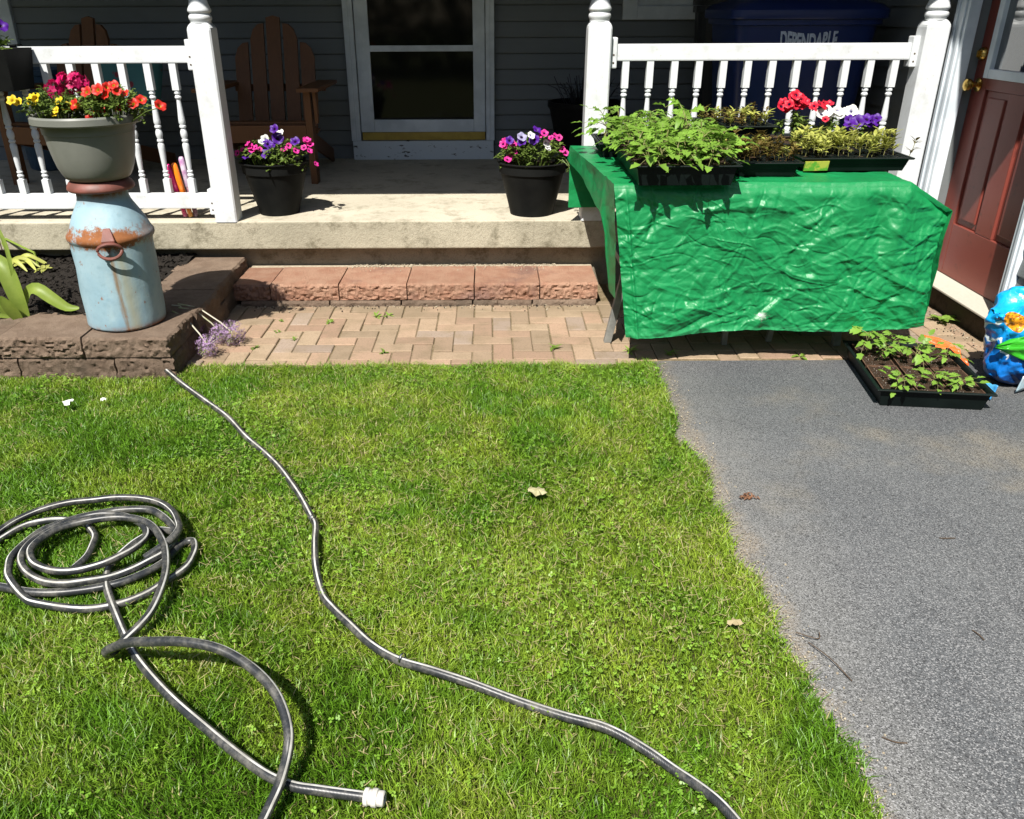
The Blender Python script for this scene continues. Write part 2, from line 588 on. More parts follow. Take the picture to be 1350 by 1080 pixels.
# one brick mesh, chamfered top
def brick_mesh(lx, ly):
    b = MB()
    g, ch = .0025, .003
    x, y = lx / 2 - g, ly / 2 - g
    b.add([(-x, -y, -.04), (x, -y, -.04), (x, y, -.04), (-x, y, -.04), (-x, -y, -ch), (x, -y, -ch), (x, y, -ch), (-x, y, -ch),
           (-x + ch, -y + ch, 0), (x - ch, -y + ch, 0), (x - ch, y - ch, 0), (-x + ch, y - ch, 0)],
          [(0, 1, 5, 4), (1, 2, 6, 5), (2, 3, 7, 6), (3, 0, 4, 7), (4, 5, 9, 8), (5, 6, 10, 9), (6, 7, 11, 10), (7, 4, 8, 11), (8, 9, 10, 11)])
    return b.mesh('brick', M['brick'])
U = .088
shapes = {}
for i in range(-17, 26):
    for j in range(34, 51):
        t = (i - j) % 4
        if t == 0:
            x0, x1, y0, y1 = i * U, (i + 2) * U, j * U, (j + 1) * U
        elif t == 3:
            x0, x1, y0, y1 = i * U, (i + 1) * U, j * U, (j + 2) * U
        else:
            continue
        x0, x1 = max(x0, -1.31), min(x1, 2.19)
        y0 = max(y0, 3.232 if x1 > .64 else 3.205)
        y1 = min(y1, 4.02 if x1 < .6 else 4.33)
        if x0 < .55 < x1 and y1 > 4.02: y1 = 4.02
        if x1 - x0 < .03 or y1 - y0 < .025: continue
        key = (round(x1 - x0, 3), round(y1 - y0, 3))
        if key not in shapes: shapes[key] = brick_mesh(*key)
        cx, cy = (x0 + x1) / 2, (y0 + y1) / 2
        link('brick', shapes[key], walk, (cx + random.uniform(-.0015, .0015), cy + random.uniform(-.0015, .0015), random.uniform(-.003, .002)),
             (random.uniform(-.012, .012), random.uniform(-.012, .012), random.uniform(-.01, .01)))

# porch floor slab and foundation wall
SY = 4.245
b = MB()
b.box((-4.2, SY, PZ - .142), (2.2, 6.3, PZ))
slab = b.build('porch_floor', [M['concrete'], M['concrete_face']], bevel=.007)
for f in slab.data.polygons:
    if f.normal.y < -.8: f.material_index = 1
tag(slab, kind='structure')
b = MB()
b.box((-2.572, SY - .001, PZ - .141), (-2.566, SY + .06, PZ + .0008))
b.build('joint', M['twig'], slab)
b = MB()
b.box((.215, SY - .0008, PZ - .09), (.2165, SY + .03, PZ + .0006))
b.build('hairline_crack', M['concrete_wall'], slab)
b = MB()
b.box((-4.2, 4.335, -.1), (2.2, 4.5, PZ - .142))
tag(b.build('porch_foundation', M['concrete_wall']), kind='structure')

# ------------------------------------------------------------------ house
house = thing('house', 'grey sided house with shaded porch, glass storm door and red side door', 'house', (0, 6.3, 0))
EX = .102
prof_b = [(0, 0), (-.017, 0), (-.018, .004), (-.007, EX - .008), (0, EX - .006)]


def board_back(x0, x1, z, depth=6.285):
    b = MB()
    n = len(prof_b)
    vs = [(x, depth + dy, z + dz) for x in (x0, x1) for dy, dz in prof_b]
    b.add(vs, [(i, (i + 1) % n, n + (i + 1) % n, n + i) for i in range(n)] + [tuple(range(n)), tuple(reversed(range(n, 2 * n)))])
    return b.build('siding_board', M['siding'], house)


DOORX = (-1.012, .02)
for k in range(20):
    z = PZ - .004 + EX * k
    board_back(-3.29 if .9 < z < 2.2 else -4.2, DOORX[0] - .002, z)
    board_back(DOORX[1] + .002, .9 if 1.22 < z < 2.2 else 2.195, z)
    if 1.22 < z < 2.2:
        board_back(1.75, 2.195, z)
prof_r = [(0, 0), (-.017, .0), (-.017, .005), (-.003, EX + .004), (0, EX + .004)]


def board_right(y0, y1, z):
    b = MB()
    n = len(prof_r)
    vs = [(2.215 + dx, y, z + dz) for y in (y0, y1) for dx, dz in prof_r]
    b.add(vs, [(i, n + i, n + (i + 1) % n, (i + 1) % n) for i in range(n)] + [tuple(reversed(range(n))), tuple(range(n, 2 * n))])
    return b.build('siding_board', M['siding'], house)


for k in range(23):
    z = .128 + EX * k
    if z > .3:
        board_right(4.275, 6.28, z)
    board_right(1.2, 3.345, z)
b = MB()
b.box((-4.3, 6.286, 0), (2.4, 6.5, 2.6))
b.box((2.34, -2, -.1), (2.6, 6.286, 2.6))
b.box((2.216, 4.18, .16), (2.34, 6.286, 2.6))
b.box((2.216, -2, .16), (2.34, 3.41, 2.6))
b.box((2.216, 3.41, 2.2), (2.34, 4.18, 2.6))
b.build('wall', M['siding'], house)
b = MB()
b.box((2.2, -2, -.1), (2.339, 6.286, .112))
b.build('foundation', M['concrete_dark'], house)
# porch roof, then an added slab that shades the red door
b = MB()
b.box((-5, 3.53, 2.45), (2.2, 6.5, 2.62))
M['ceiling'] = simple('porch_ceiling', (.26, .27, .28), None, rough=.7)
b.build('porch_roof', M['ceiling'], house)
b = MB()
b.prism([(2.3, 2.61), (1.75, 2.61), (1.85, 3.31), (1.85, 6.4), (2.3, 6.4)], 2.45, 2.6)  # unseen overhang, outline skewed to set the shade edge on door and casing
b.build('door_shade_slab', M['trim'], house)

# storm door in the back wall
sd = MB()
def frame_rect(mb, x0, x1, z0, z1, wl, wr, wb, wt, y0, y1, mi=0):
    mb.box((x0, y0, z0), (x0 + wl, y1, z1), mi)
    mb.box((x1 - wr, y0, z0), (x1, y1, z1), mi)
    mb.box((x0 + wl, y0 + .001, z0), (x1 - wr, y1, z0 + wb), mi)
    mb.box((x0 + wl, y0 + .001, z1 - wt), (x1 - wr, y1, z1), mi)
frame_rect(sd, -.94, -.045, .55, 2.38, .095, .083, .085, .1, 6.225, 6.262)
storm = sd.build('storm_door', M['trim'], house, bevel=.004)
b = MB(); b.box((-.845, 6.228, 1.084), (-.128, 6.258, 1.123)); b.build('mid_rail', M['trim'], storm, bevel=.003)
b = MB(); b.box((-.845, 6.243, .635), (-.128, 6.247, 1.084)); b.build('glass_pane', M['glass'], storm)
b = MB(); b.box((-.845, 6.243, 1.123), (-.128, 6.247, 2.28)); b.build('glass_pane', M['glass'], storm)
b = MB(); b.box((-.935, 6.221, .495), (-.048, 6.26, .549)); b.build('kick_strip', M['kick'], storm, bevel=.003)
b = MB(); b.box((-.846, 6.236, .637), (-.127, 6.242, .646)); b.build('glass_gasket', M['dark_void'], storm)
b = MB()
for z in (.72, 1.2, 1.25, 1.9):
    b.lathe([(.007, 0), (.007, .05)], 8, T=Matrix.Translation((-.034, 6.216, z)))
b.build('hinge', M['trim'], storm)
b = MB()
for x0, x1 in ((-1.012, -.945), (-.04, .02)):
    b.box((x0, 6.205, .492), (x1, 6.285, 2.45))
    b.box((x0 + .012, 6.2, .492), (x1 - .03, 6.206, 2.45))
b.box((-1.012, 6.205, 2.385), (.02, 6.284, 2.47))
b.build('door_casing', M['trim'], house, bevel=.003)
b = MB(); b.box((-1.005, 6.2, PZ), (.013, 6.284, .491)); b.build('door_sill', M['peel'], house, bevel=.003)

# windows in the back wall
for x0, x1, z0 in ((.9, 1.75, 1.278), (-4.1, -3.285, .95)):
    b = MB()
    frame_rect(b, x0, x1, z0, 2.2, .1, .1, .085, .1, 6.24, 6.286)
    wn = b.build('window', M['trim'], house, bevel=.003)
    b = MB(); frame_rect(b, x0 + .1, x1 - .1, z0 + .085, 2.1, .04, .04, .04, .04, 6.255, 6.285); b.build('sash', M['trim'], wn)
    b = MB(); b.box((x0 + .14, 6.27, z0 + .125), (x1 - .14, 6.275, 2.06)); b.build('glass_pane', M['glass'], wn)

# red side door, set back in the right wall
DX = 2.282
b = MB()
def dbox(y0, y1, z0, z1, x0=DX, x1=DX + .05): b.box((x0, y0, z0), (x1, y1, z1))
Y0, Y1, ZB = 3.41, 4.18, .132
# stiles and rails with two tall sunk panels below the glass
dbox(Y0, 3.53, ZB, 2.2); dbox(4.06, Y1, ZB, 2.2)
dbox(3.725, 3.86, ZB + .25, 1.0)
dbox(3.53, 4.06, ZB, ZB + .25); dbox(3.53, 4.06, 1.0, 1.05); dbox(3.53, 4.06, 2.05, 2.2)
red = b.build('red_door', M['red_door'], house, bevel=.004)
for y0, y1 in ((3.53, 3.725), (3.86, 4.06)):
    b = MB()
    b.box((DX + .012, y0, ZB + .25), (DX + .04, y1, 1.0))
    b.box((DX + .004, y0 + .03, ZB + .28), (DX + .03, y1 - .03, .97))
    b.build('door_panel', M['red_door'], red, bevel=.006)
b = MB()
for a0, a1, z0, z1 in ((3.53, 3.57, 1.05, 2.05), (4.04, 4.08, 1.05, 2.05), (3.57, 4.04, 1.05, 1.09), (3.57, 4.04, 2.01, 2.05)):
    b.box((DX - .016, a0, z0), (DX + .03, a1, z1))
b.build('window_frame', M['trim'], red, bevel=.004)
b = MB(); b.box((DX + .006, 3.57, 1.09), (DX + .012, 4.04, 2.01)); b.build('glass_pane', M['mirror_glass'], red)
Tk = Matrix.Translation((DX, 4.125, 1.017)) @ Matrix.Rotation(-math.pi / 2, 4, 'Y')
b = MB(); b.lathe([(.031, 0), (.031, .006), (.012, .012), (.011, .03), (.022, .038), (.028, .05), (.026, .062), (.014, .07)], 18, T=Tk)
b.build('door_knob', M['brass'], red, smooth=True)
Tk = Matrix.Translation((DX, 4.14, 1.15)) @ Matrix.Rotation(-math.pi / 2, 4, 'Y')
b = MB(); b.lathe([(.03, 0), (.03, .008), (.024, .02), (.012, .022)], 18, T=Tk); b.box((DX - .034, 4.136, 1.136), (DX - .02, 4.144, 1.164))
b.build('deadbolt', M['brass'], red, smooth=True)
b = MB()
b.box((2.182, 4.165, .125), (2.235, 4.272, 2.35)); b.box((2.174, 4.19, .125), (2.183, 4.215, 2.35)); b.box((2.174, 4.25, .125), (2.183, 4.274, 2.35))
b.box((2.235, 4.183, .133), (2.34, 4.195, 2.21))
b.box((2.182, 3.345, .16), (2.235, 3.41, 2.35)); b.box((2.174, 3.36, .16), (2.183, 3.38, 2.35))
b.box((2.182, 3.41, 2.21), (2.235, 4.165, 2.35))
b.build('side_door_casing', M['trim'], house, bevel=.003)
b = MB()
b.add([(2.15, 3.36, .1135), (2.15, 4.3, .1135), (2.34, 4.3, .1135), (2.34, 3.36, .1135), (2.15, 3.36, .124), (2.15, 4.3, .124), (2.34, 4.3, .131), (2.34, 3.36, .131)],
      [(0, 1, 2, 3), (4, 7, 6, 5), (0, 4, 5, 1), (1, 5, 6, 2), (2, 6, 7, 3), (3, 7, 4, 0)])
b.build('threshold', M['sillwood'], house, bevel=.003)
b = MB(); b.box((2.17, 3.42, .098), (2.178, 4.25, .1125)); b.build('drip_strip', M['dark_void'], house)

# ------------------------------------------------------------------ porch posts and railings
def post_mesh():
    b = MB()
    h = .056
    z0, z1 = 0, .90
    ch = .007
    oct_ = [(-h + ch, -h), (h - ch, -h), (h, -h + ch), (h, h - ch), (h - ch, h), (-h + ch, h), (-h, h - ch), (-h, -h + ch)]
    b.prism(oct_, z0, z1)
    # shoulders curving in to the turning
    prev = [(x, y, z1) for x, y in oct_]
    for k in range(1, 6):
        a = k / 5 * math.pi / 2
        s = 1 - .1 * (1 - math.cos(a))
        cur = []
        for x, y in oct_:
            r = math.hypot(x, y)
            rr = r + (min(r, .0545) - r) * (math.sin(a) ** 2)
            cur.append((x / r * rr * s, y / r * rr * s, z1 + .032 * math.sin(a)))
        b.add(prev + cur, [(i, (i + 1) % 8, 8 + (i + 1) % 8, 8 + i) for i in range(8)])
        prev = cur
    b.lathe([(.047, .928), (.0475, .94), (.052, .945), (.0535, .953), (.052, .962), (.0465, .967), (.0465, .972), (.053, .978), (.0545, .984), (.052, .992), (.045, 1.01),
             (.040, 1.03), (.0375, 1.06), (.0365, 1.12), (.043, 1.6), (.05, 1.8), (.05, 2.09)], 28)
    return b.mesh('post_shaft', M['white'], smooth=True, ang=40)


pm = post_mesh()
for x, lb in ((-1.372, 'white turned porch post left of the steps, beside the coloured bubble wands'),
              (.512, 'white turned porch post behind the left end of the green tarp table'),
              (2.1, 'white turned porch post next to the red side door')):
    t = thing('porch_post', lb, 'post', (x, 4.297, PZ), 'turned porch posts')
    link('shaft', pm, t)


def baluster_mesh():
    b = MB()
    h = .0165
    b.box((-h, -h, 0), (h, h, .072)); b.box((-h, -h, .497), (h, h, .62))
    b.lathe([(.0155, .072), (.011, .079), (.0135, .083), (.0165, .09), (.0135, .097), (.0105, .101), (.0148, .106), (.0148, .111), (.0105, .116), (.0125, .14), (.0165, .22),
             (.0172, .236), (.0145, .246), (.0105, .25), (.0162, .257), (.0162, .263), (.012, .268), (.0165, .282), (.0175, .292), (.0165, .302), (.012, .314), (.0105, .317), (.0165, .323), (.0165, .33),
             (.0125, .335), (.0168, .345), (.0165, .36), (.0115, .43), (.0098, .452), (.0135, .457), (.0162, .464), (.0135, .471), (.0105, .475), (.0155, .481), (.0155, .488), (.0115, .493), (.0155, .497)], 12)
    return b.mesh('baluster', M['white'], smooth=True, ang=30)


bal = baluster_mesh()


def railing(x0, x1, xs, lb, brackets):
    t = thing('porch_railing', lb, 'railing', ((x0 + x1) / 2, 4.315, PZ), 'white porch railings')
    b = MB(); b.box((x0, 4.297, 1.117), (x1, 4.337, 1.192)); b.build('top_rail', M['white'], t, bevel=.006)
    b = MB(); b.box((x0, 4.297, .42), (x1, 4.337, .497)); b.build('bottom_rail', M['white'], t, bevel=.006)
    for x in xs:
        link('baluster', bal, t, (x - (x0 + x1) / 2, 0.002, .497 - PZ))
    for x, sgn in brackets:
        for z0, z1 in ((1.085, 1.222), (.39, .52)):
            b = MB(); b.box((x - .017, 4.285, z0), (x + .017, 4.345, z1))
            br = b.build('bracket', M['white'], t, bevel=.006)
            b = MB()
            for dz in (.025, .06):
                b.lathe([(.0045, 0), (.0045, .003)], 8, T=Matrix.Translation((x, 4.2865, z0 + dz)) @ Matrix.Rotation(math.pi / 2, 4, 'X'))
            b.build('screw', M['twig'], br)


railing(-3.6, -1.445, [-1.544 - .1243 * k for k in range(16)], 'white spindle railing on the left, behind the milk can planter', [(-1.446, -1)])
railing(.585, 2.03, [.650 + .1185 * k for k in range(12)], 'white spindle railing behind the seedling table', [(.586, 1), (2.028, -1)])

# ------------------------------------------------------------------ stone step and bed wall
def rough_stone(mb, x0, x1, y0, y1, z0, z1, faces, amp=.012, nb=(7, 6, 4)):
    """a block with split rough faces given by faces ('-y', '+x', ...)"""
    bm = bmesh.new()
    nx, ny, nz = nb
    bmesh.ops.create_grid(bm, x_segments=1, y_segments=1)
    bm.free()
    sd = random.random() * 40
    vs, fs, idx = [], [], {}
    def V(i, j, k):
        key = (i, j, k)
        if key not in idx:
            x = x0 + (x1 - x0) * i / nx; y = y0 + (y1 - y0) * j / ny; z = z0 + (z1 - z0) * k / nz
            d = lambda a, c: (float(vn(a, c, 20, 9)) * .25 + float(ridge(a, c, 55, 10)) * .3 + float(vn(a, c, 120, 11)) * .4 - .42) * amp * 1.25
            if '-y' in faces and j == 0:
                e = 0 if k == 0 else (.35 if k == nz else 1)
                y -= d(x + sd, z) * e - (.006 if k == nz else 0)
                if k == nz: z += d(x + sd, 7) * .35
            if '+x' in faces and i == nx:
                e = 0 if k == 0 else (.35 if k == nz else 1)
                x += d(y + sd, z) * e - (.006 if k == nz else 0)
            idx[key] = len(vs); vs.append((x, y, z))
        return idx[key]
    for i in range(nx):
        for k in range(nz):
            fs.append((V(i, 0, k), V(i + 1, 0, k), V(i + 1, 0, k + 1), V(i, 0, k + 1)))
            fs.append((V(i, ny, k), V(i, ny, k + 1), V(i + 1, ny, k + 1), V(i + 1, ny, k)))
    for j in range(ny):
        for k in range(nz):
            fs.append((V(0, j, k), V(0, j, k + 1), V(0, j + 1, k + 1), V(0, j + 1, k)))
            fs.append((V(nx, j, k), V(nx, j + 1, k), V(nx, j + 1, k + 1), V(nx, j, k + 1)))
    for i in range(nx):
        for j in range(ny):
            fs.append((V(i, j, nz), V(i + 1, j, nz), V(i + 1, j + 1, nz), V(i, j + 1, nz)))
    mb.add(vs, fs)


step = thing('block_step', 'reddish split block step below the porch slab', 'step', (-.4, 4.1, 0))
xs = [-1.3, -1.113, -.77, -.429, -.092, .237, .53]
for i in range(6):
    b = MB()
    y0 = 3.97 - (.0 if i < 5 else -.005)
    rough_stone(b, xs[i] + .003, xs[i + 1] - .003, y0, 4.285, .028 + random.uniform(-.001, .001), .111 + random.uniform(-.003, .003), ('-y',), .024, (44, 3, 11))
    b.build('stone', M['block_red'], step, smooth=True, ang=30)
xs = [-1.27, -.82, -.46, -.1, .2, .525]
for i in range(5):
    b = MB()
    rough_stone(b, xs[i] + .004, xs[i + 1] - .004, 3.962, 4.28, -.055, .0255, ('-y',), .02, (40, 3, 8))
    b.build('base_stone', M['block_brown'], step, smooth=True, ang=40)
b = MB()
n = 420
for k in range(n):
    x = random.uniform(-.75, .35); y = random.uniform(4.27, 4.33) if random.random() < .8 else random.uniform(4.2, 4.3)
    r = random.uniform(.0015, .0045)
    z = .112
    T = Matrix.Translation((x, y, z)) @ Euler((random.random() * 3, random.random() * 3, random.random() * 3)).to_matrix().to_4x4()
    b.box((-r, -r * .8, -r * .5), (r, r * .8, r * .5), 0, T)
tag(b.build('mortar_rubble', M['crumbs']), kind='stuff')
b = MB(); b.box((-1.29, 4.28, -.05), (.53, 4.34, .108)); tag(b.build('step_backfill', M['crumbs']), kind='structure')

wall = thing('garden_bed_wall', 'low two-course brown block wall edging the mulch bed under the milk can', 'garden wall', (-1.9, 3.2, 0))
fx = [-3.0, -2.66, -2.33, -1.988, -1.648, -1.30]
for i in range(5):
    b = MB(); rough_stone(b, fx[i] + .003, fx[i + 1] - .003, 3.085, 3.39, .084, .169 + random.uniform(-.003, .003), ('-y', '+x') if i == 4 else ('-y',), .026, (40, 34, 10))
    b.build('stone', M['block_brown'], wall, smooth=True, ang=40)
fx2 = [-3.0, -2.62, -2.28, -1.925, -1.535, -1.295]
for i in range(5):
    b = MB(); rough_stone(b, fx2[i] + .003, fx2[i + 1] - .003, 3.09, 3.38, -.03, .081, ('-y', '+x') if i == 4 else ('-y',), .024, (40, 34, 9))
    b.build('base_stone', M['block_brown'], wall, smooth=True, ang=40)
ry = [3.395, 3.72, 4.03, 4.3]
for i in range(3):
    x0 = -1.6 if i < 2 else -1.62
    x1 = -1.29 - .012 * i
    b = MB(); rough_stone(b, x0, x1, ry[i] + .003, ry[i + 1] - .004, .084, .168 + random.uniform(-.003, .004), ('+x',), .026, (8, 22, 8))
    b.build('stone', M['block_brown'], wall, smooth=True, ang=40)
    b = MB(); rough_stone(b, x0, x1 + .002, ry[i] + .003 + .1 * (i < 2), ry[i + 1] - .004 + .1 * (i < 2), -.03, .081, ('+x',), .02, (8, 18, 6))
    b.build('base_stone', M['block_brown'], wall, smooth=True, ang=40)

# mulch bed
gx, gy = np.meshgrid(np.linspace(-3.2, -1.58, 110), np.linspace(3.37, 4.34, 70))
gz = .135 + .03 * vn(gx, gy, 5, 1) + .02 * vn(gx, gy, 18, 2) + .014 * vn(gx, gy, 45, 3)
b = MB(); b.grid(np.stack([gx, gy, gz], -1))
tag(b.build('garden_bed', M['mulch'], smooth=True), kind='structure')
b = MB()
for k in range(2600):
    x, y = random.uniform(-3.0, -1.6), random.uniform(3.36, 4.3)
    z = .148 + .03 * float(vn(x, y, 5, 1)) + .02 * float(vn(x, y, 18, 2))
    l, wd = random.uniform(.006, .022), random.uniform(.003, .007)
    T = Matrix.Translation((x, y, z)) @ Euler((random.uniform(-.7, .7), random.uniform(-.7, .7), random.random() * 6.3)).to_matrix().to_4x4()
    b.add([(-l, -wd, 0), (l, -wd * .6, .001), (l, wd, 0), (-l, wd * .7, .002)], [(0, 1, 2, 3)], 0, T)
tag(b.build('bark_mulch', M['mulch']), kind='stuff')

# ------------------------------------------------------------------ milk can
def rust_can():
    q = N('rusty_blue_can_paint')
    o = q.co()
    X = q.xyz(o)
    col = q.mix(q.ramp(q.noise(7, 4), .35, .7), (.225, .34, .395), (.275, .39, .435))
    col = q.mix(q.ramp(q.noise(40, 4, .6), .5, .75, 0, .4), col, (.17, .27, .31))
    col = q.mix(q.ramp(q.noise(5, 6, .7, q.co((1, 1, .35))), .5, .7, 0, .5), col, (.34, .42, .42))
    col = q.mix(q.ramp(q.noise(3, 5, .6), .52, .66, 0, .5), col, (.15, .27, .36))
    # rust around the shoulder ring
    n1 = q.noise(9, 10, .82)
    band = q.math('ABSOLUTE', q.math('SUBTRACT', X[2], .375))
    rb = q.ramp(q.math('SUBTRACT', band, q.math('MULTIPLY', q.math('SUBTRACT', n1, .46), .36)), .0, .04, 1, 0)
    frontish = q.ramp(X[1], -.02, -.12)
    rb = q.math('MULTIPLY', rb, q.ramp(frontish, 0, 1, .55, 1))
    rust = q.mix(q.noise(60, 5, .7), (.3, .115, .035), (.14, .05, .022))
    # neck rust
    nk = q.math('MULTIPLY', q.ramp(X[2], .5, .545), q.ramp(n1, .35, .6))
    # run-down streaks under the handle
    st = q.math('ABSOLUTE', q.math('SUBTRACT', q.math('ADD', X[0], q.math('MULTIPLY', X[2], .04)), .064))
    st = q.ramp(q.math('ADD', st, q.math('MULTIPLY', q.noise(14, 5, .7, q.co((3, 3, .6))), .03)), .014, .03, .85, 0)
    st = q.math('MULTIPLY', st, q.math('MULTIPLY', q.ramp(X[2], .33, .3), q.ramp(X[1], 0, -.05)))
    st2 = q.math('ABSOLUTE', q.math('SUBTRACT', q.math('ADD', X[0], q.math('MULTIPLY', X[2], .02)), .092))
    st2 = q.ramp(q.math('ADD', st2, q.math('MULTIPLY', q.noise(11, 4, .6, q.co((3, 3, .5))), .03)), .01, .055, .8, 0)
    st2 = q.math('MULTIPLY', st2, q.math('MULTIPLY', q.ramp(X[2], .33, .3), q.ramp(X[1], 0, -.05)))
    col = q.mix(st2, col, (.3, .29, .2))
    col = q.mix(st, col, (.2, .12, .05))
    rim = q.math('MULTIPLY', q.ramp(X[2], .03, .0), q.ramp(n1, .4, .6))
    allr = q.math('MAXIMUM', q.math('MAXIMUM', rb, nk), rim)
    spots = q.ramp(q.noise(26, 5, .7), .63, .7)
    allr = q.math('MAXIMUM', allr, q.math('MULTIPLY', spots, .8))
    col = q.mix(allr, col, rust)
    rough = q.ramp(allr, 0, 1, .52, .85)
    nb = q.bump(q.noise(12, 3), .25, .012)
    nb = q.bump(q.noise(90, 4), .12, .002, nb)
    return q.done(col, rough, nb, spec=.28)


M['can'] = rust_can()
M['rust'] = simple('rust_red_metal', (.17, .055, .04), (.115, .04, .028), 18, .55, .2, 90, .003, spec=.5)
CX, CY, CZ = -1.535, 3.29, .17
can = thing('milk_can', 'pale blue rusty milk can standing on the block wall', 'milk can', (CX, CY, CZ))
can.scale = (.925, .925, 1)
b = MB()
b.lathe([(.155, 0), (.164, .004), (.166, .012), (.1665, .05), (.168, .15), (.167, .25), (.168, .33), (.169, .352), (.176, .358), (.179, .367), (.178, .377), (.172, .384),
         (.164, .398), (.149, .428), (.131, .458), (.116, .484), (.107, .502), (.1035, .52), (.103, .545)], 56, cap=(True, False))
for i, p in enumerate(b.v):  # dents near the foot
    x, y, z = p
    d = .004 * math.sin(x * 31 + z * 17) * math.sin(z * 23 + 1) + (-.006 * math.exp(-((x - .06) ** 2 + (z - .08) ** 2) / .003) if y < 0 else 0)
    r = math.hypot(x, y)
    b.v[i] = (x * (1 + d / max(r, .05)), y * (1 + d / max(r, .05)), z)
b.build('body', M['can'], can, smooth=True, ang=60, local=True)
b = MB()
b.lathe([(.103, .542), (.112, .546), (.128, .546), (.134, .551), (.134, .557), (.131, .566), (.122, .578), (.112, .585), (.1, .585), (.095, .57), (.092, .54)], 48, cap=(False, False))
b.build('flared_rim', M['rust'], can, smooth=True, ang=70, local=True)
for sx, sy, sc in ((.36, -1, 1), (-.36, 1, 1)):
    a = math.atan2(sy, sx)
    T = Matrix.Translation((0, 0, .345)) @ Matrix.Rotation(a + math.pi / 2, 4, 'Z')
    b = MB()
    pts = []
    for k in range(21):
        t = k / 20 * 2 * math.pi
        pts.append(T @ Vector((.047 * math.cos(t), -.205 - .012 * abs(math.sin(t)) + .012, -.002 + (.026 if math.sin(t) > 0 else .032) * math.sin(t))))
    b.tube(pts, .0068, 8, caps=False)
    hd = b.build('handle', M['rust'], can, smooth=True, local=True)
    b = MB()
    b.add([(-.026, -.196, .008), (.026, -.196, .008), (.026, -.196, .034), (.014, -.155, .075), (-.014, -.155, .075), (-.026, -.196, .034),
           (-.026, -.168, .008), (.026, -.168, .008), (.026, -.168, .034), (.012, -.14, .072), (-.012, -.14, .072), (-.026, -.168, .034)],
          [(0, 1, 2, 5), (5, 2, 3, 4), (6, 11, 8, 7), (11, 10, 9, 8), (0, 5, 11, 6), (5, 4, 10, 11), (4, 3, 9, 10), (3, 2, 8, 9), (2, 1, 7, 8), (1, 0, 6, 7)], 0, T)
    b.build('lug', M['rust'], can, bevel=.003, local=True)

# ------------------------------------------------------------------ flower parts
def petunia_mesh(mat, thr, R=.028, wave=.12, lobes=5):
    b = MB()
    n = 20
    rings = [(.08, -.75, 1), (.3, -.28, 1), (.68, -.03, 0), (1.0, -.04, 0)]
    vs = [(0, 0, -R * .9)]
    for r, z, _ in rings:
        for k in range(n):
            a = 2 * math.pi * k / n
            l = 1 + wave * (abs(math.cos(a * lobes / 2)) - .6) * (1 if r > .5 else 0)
            zz = z + ((.16 * math.sin(a * lobes + .7) + .07 * math.sin(a * 7 + 2)) if r > .9 else 0)
            vs.append((R * r * l * math.cos(a), R * r * l * math.sin(a), R * zz))
    fs = [(0, 1 + k, 1 + (k + 1) % n) for k in range(n)]
    ms = [1] * n
    for i in range(3):
        for k in range(n):
            fs.append((1 + i * n + k, 1 + (i + 1) * n + k, 1 + (i + 1) * n + (k + 1) % n, 1 + i * n + (k + 1) % n))
            ms.append(1 if i < 1 else 0)
    b.v = vs; b.f = fs; b.m = ms
    return b.mesh('flower', [mat, thr], smooth=True, ang=180)


def cluster_mesh(mat, R=.045, n=18, seed=1):
    rr = random.Random(seed)
    b = MB()
    for k in range(n):
        a = rr.uniform(0, 6.28); t = math.acos(rr.uniform(-.1, 1))
        d = Vector((math.sin(t) * math.cos(a), math.sin(t) * math.sin(a), math.cos(t) * .7))
        T = Matrix.Translation(d * R * rr.uniform(.75, 1)) @ d.to_track_quat('Z', 'Y').to_matrix().to_4x4() @ Matrix.Rotation(rr.random() * 6, 4, 'Z')
        s = R * .42
        for p in range(5):
            a0 = p * 2 * math.pi / 5
            c, sn = math.cos(a0), math.sin(a0)
            pts = [(0, 0, 0), (s * .55, -s * .36, s * .08), (s, 0, s * .12), (s * .55, s * .36, s * .08)]
            b.add([(x * c - y * sn, x * sn + y * c, z + rr.uniform(-.001, .001)) for x, y, z in pts], [(0, 1, 2, 3)], 0, T)
    return b.mesh('flower_head', mat)


FL = {
    'purple': petunia_mesh(M['p_purple'], M['p_dark'], .030),
    'lav': petunia_mesh(M['p_lav'], M['p_dark'], .028),
    'white': petunia_mesh(M['p_white'], M['p_lav'], .027),
    'pink': petunia_mesh(M['p_pink'], M['p_dark'], .019),
    'red': petunia_mesh(M['p_red'], M['p_thr'], .0205),
    'yel': petunia_mesh(M['p_yel'], M['p_thr'], .019),
    'coral': petunia_mesh(M['p_coral'], M['p_dark'], .029),
}


def leaf_quad(b, base, d, upv, L, W, mi=0, droop=.25):
    """a small folded pointed leaf"""
    d = d.normalized()
    sd = d.cross(upv)
    if sd.length < 1e-4: sd = d.cross(Vector((1, .3, 0)))
    sd.normalize()
    nn = sd.cross(d).normalized()
    m1 = base + d * L * .35 + nn * L * .06
    m2 = base + d * L * .7 - nn * L * droop * .4
    tip = base + d * L - nn * L * droop
    e = .12 * W
    b.add([base, m1 + sd * W * .5 + nn * e, m1, m1 - sd * W * .5 + nn * e, m2 + sd * W * .38 + nn * e, m2, m2 - sd * W * .38 + nn * e, tip],
          [(0, 2, 1), (0, 3, 2), (1, 2, 5, 4), (2, 3, 6, 5), (4, 5, 7), (5, 6, 7)], mi)


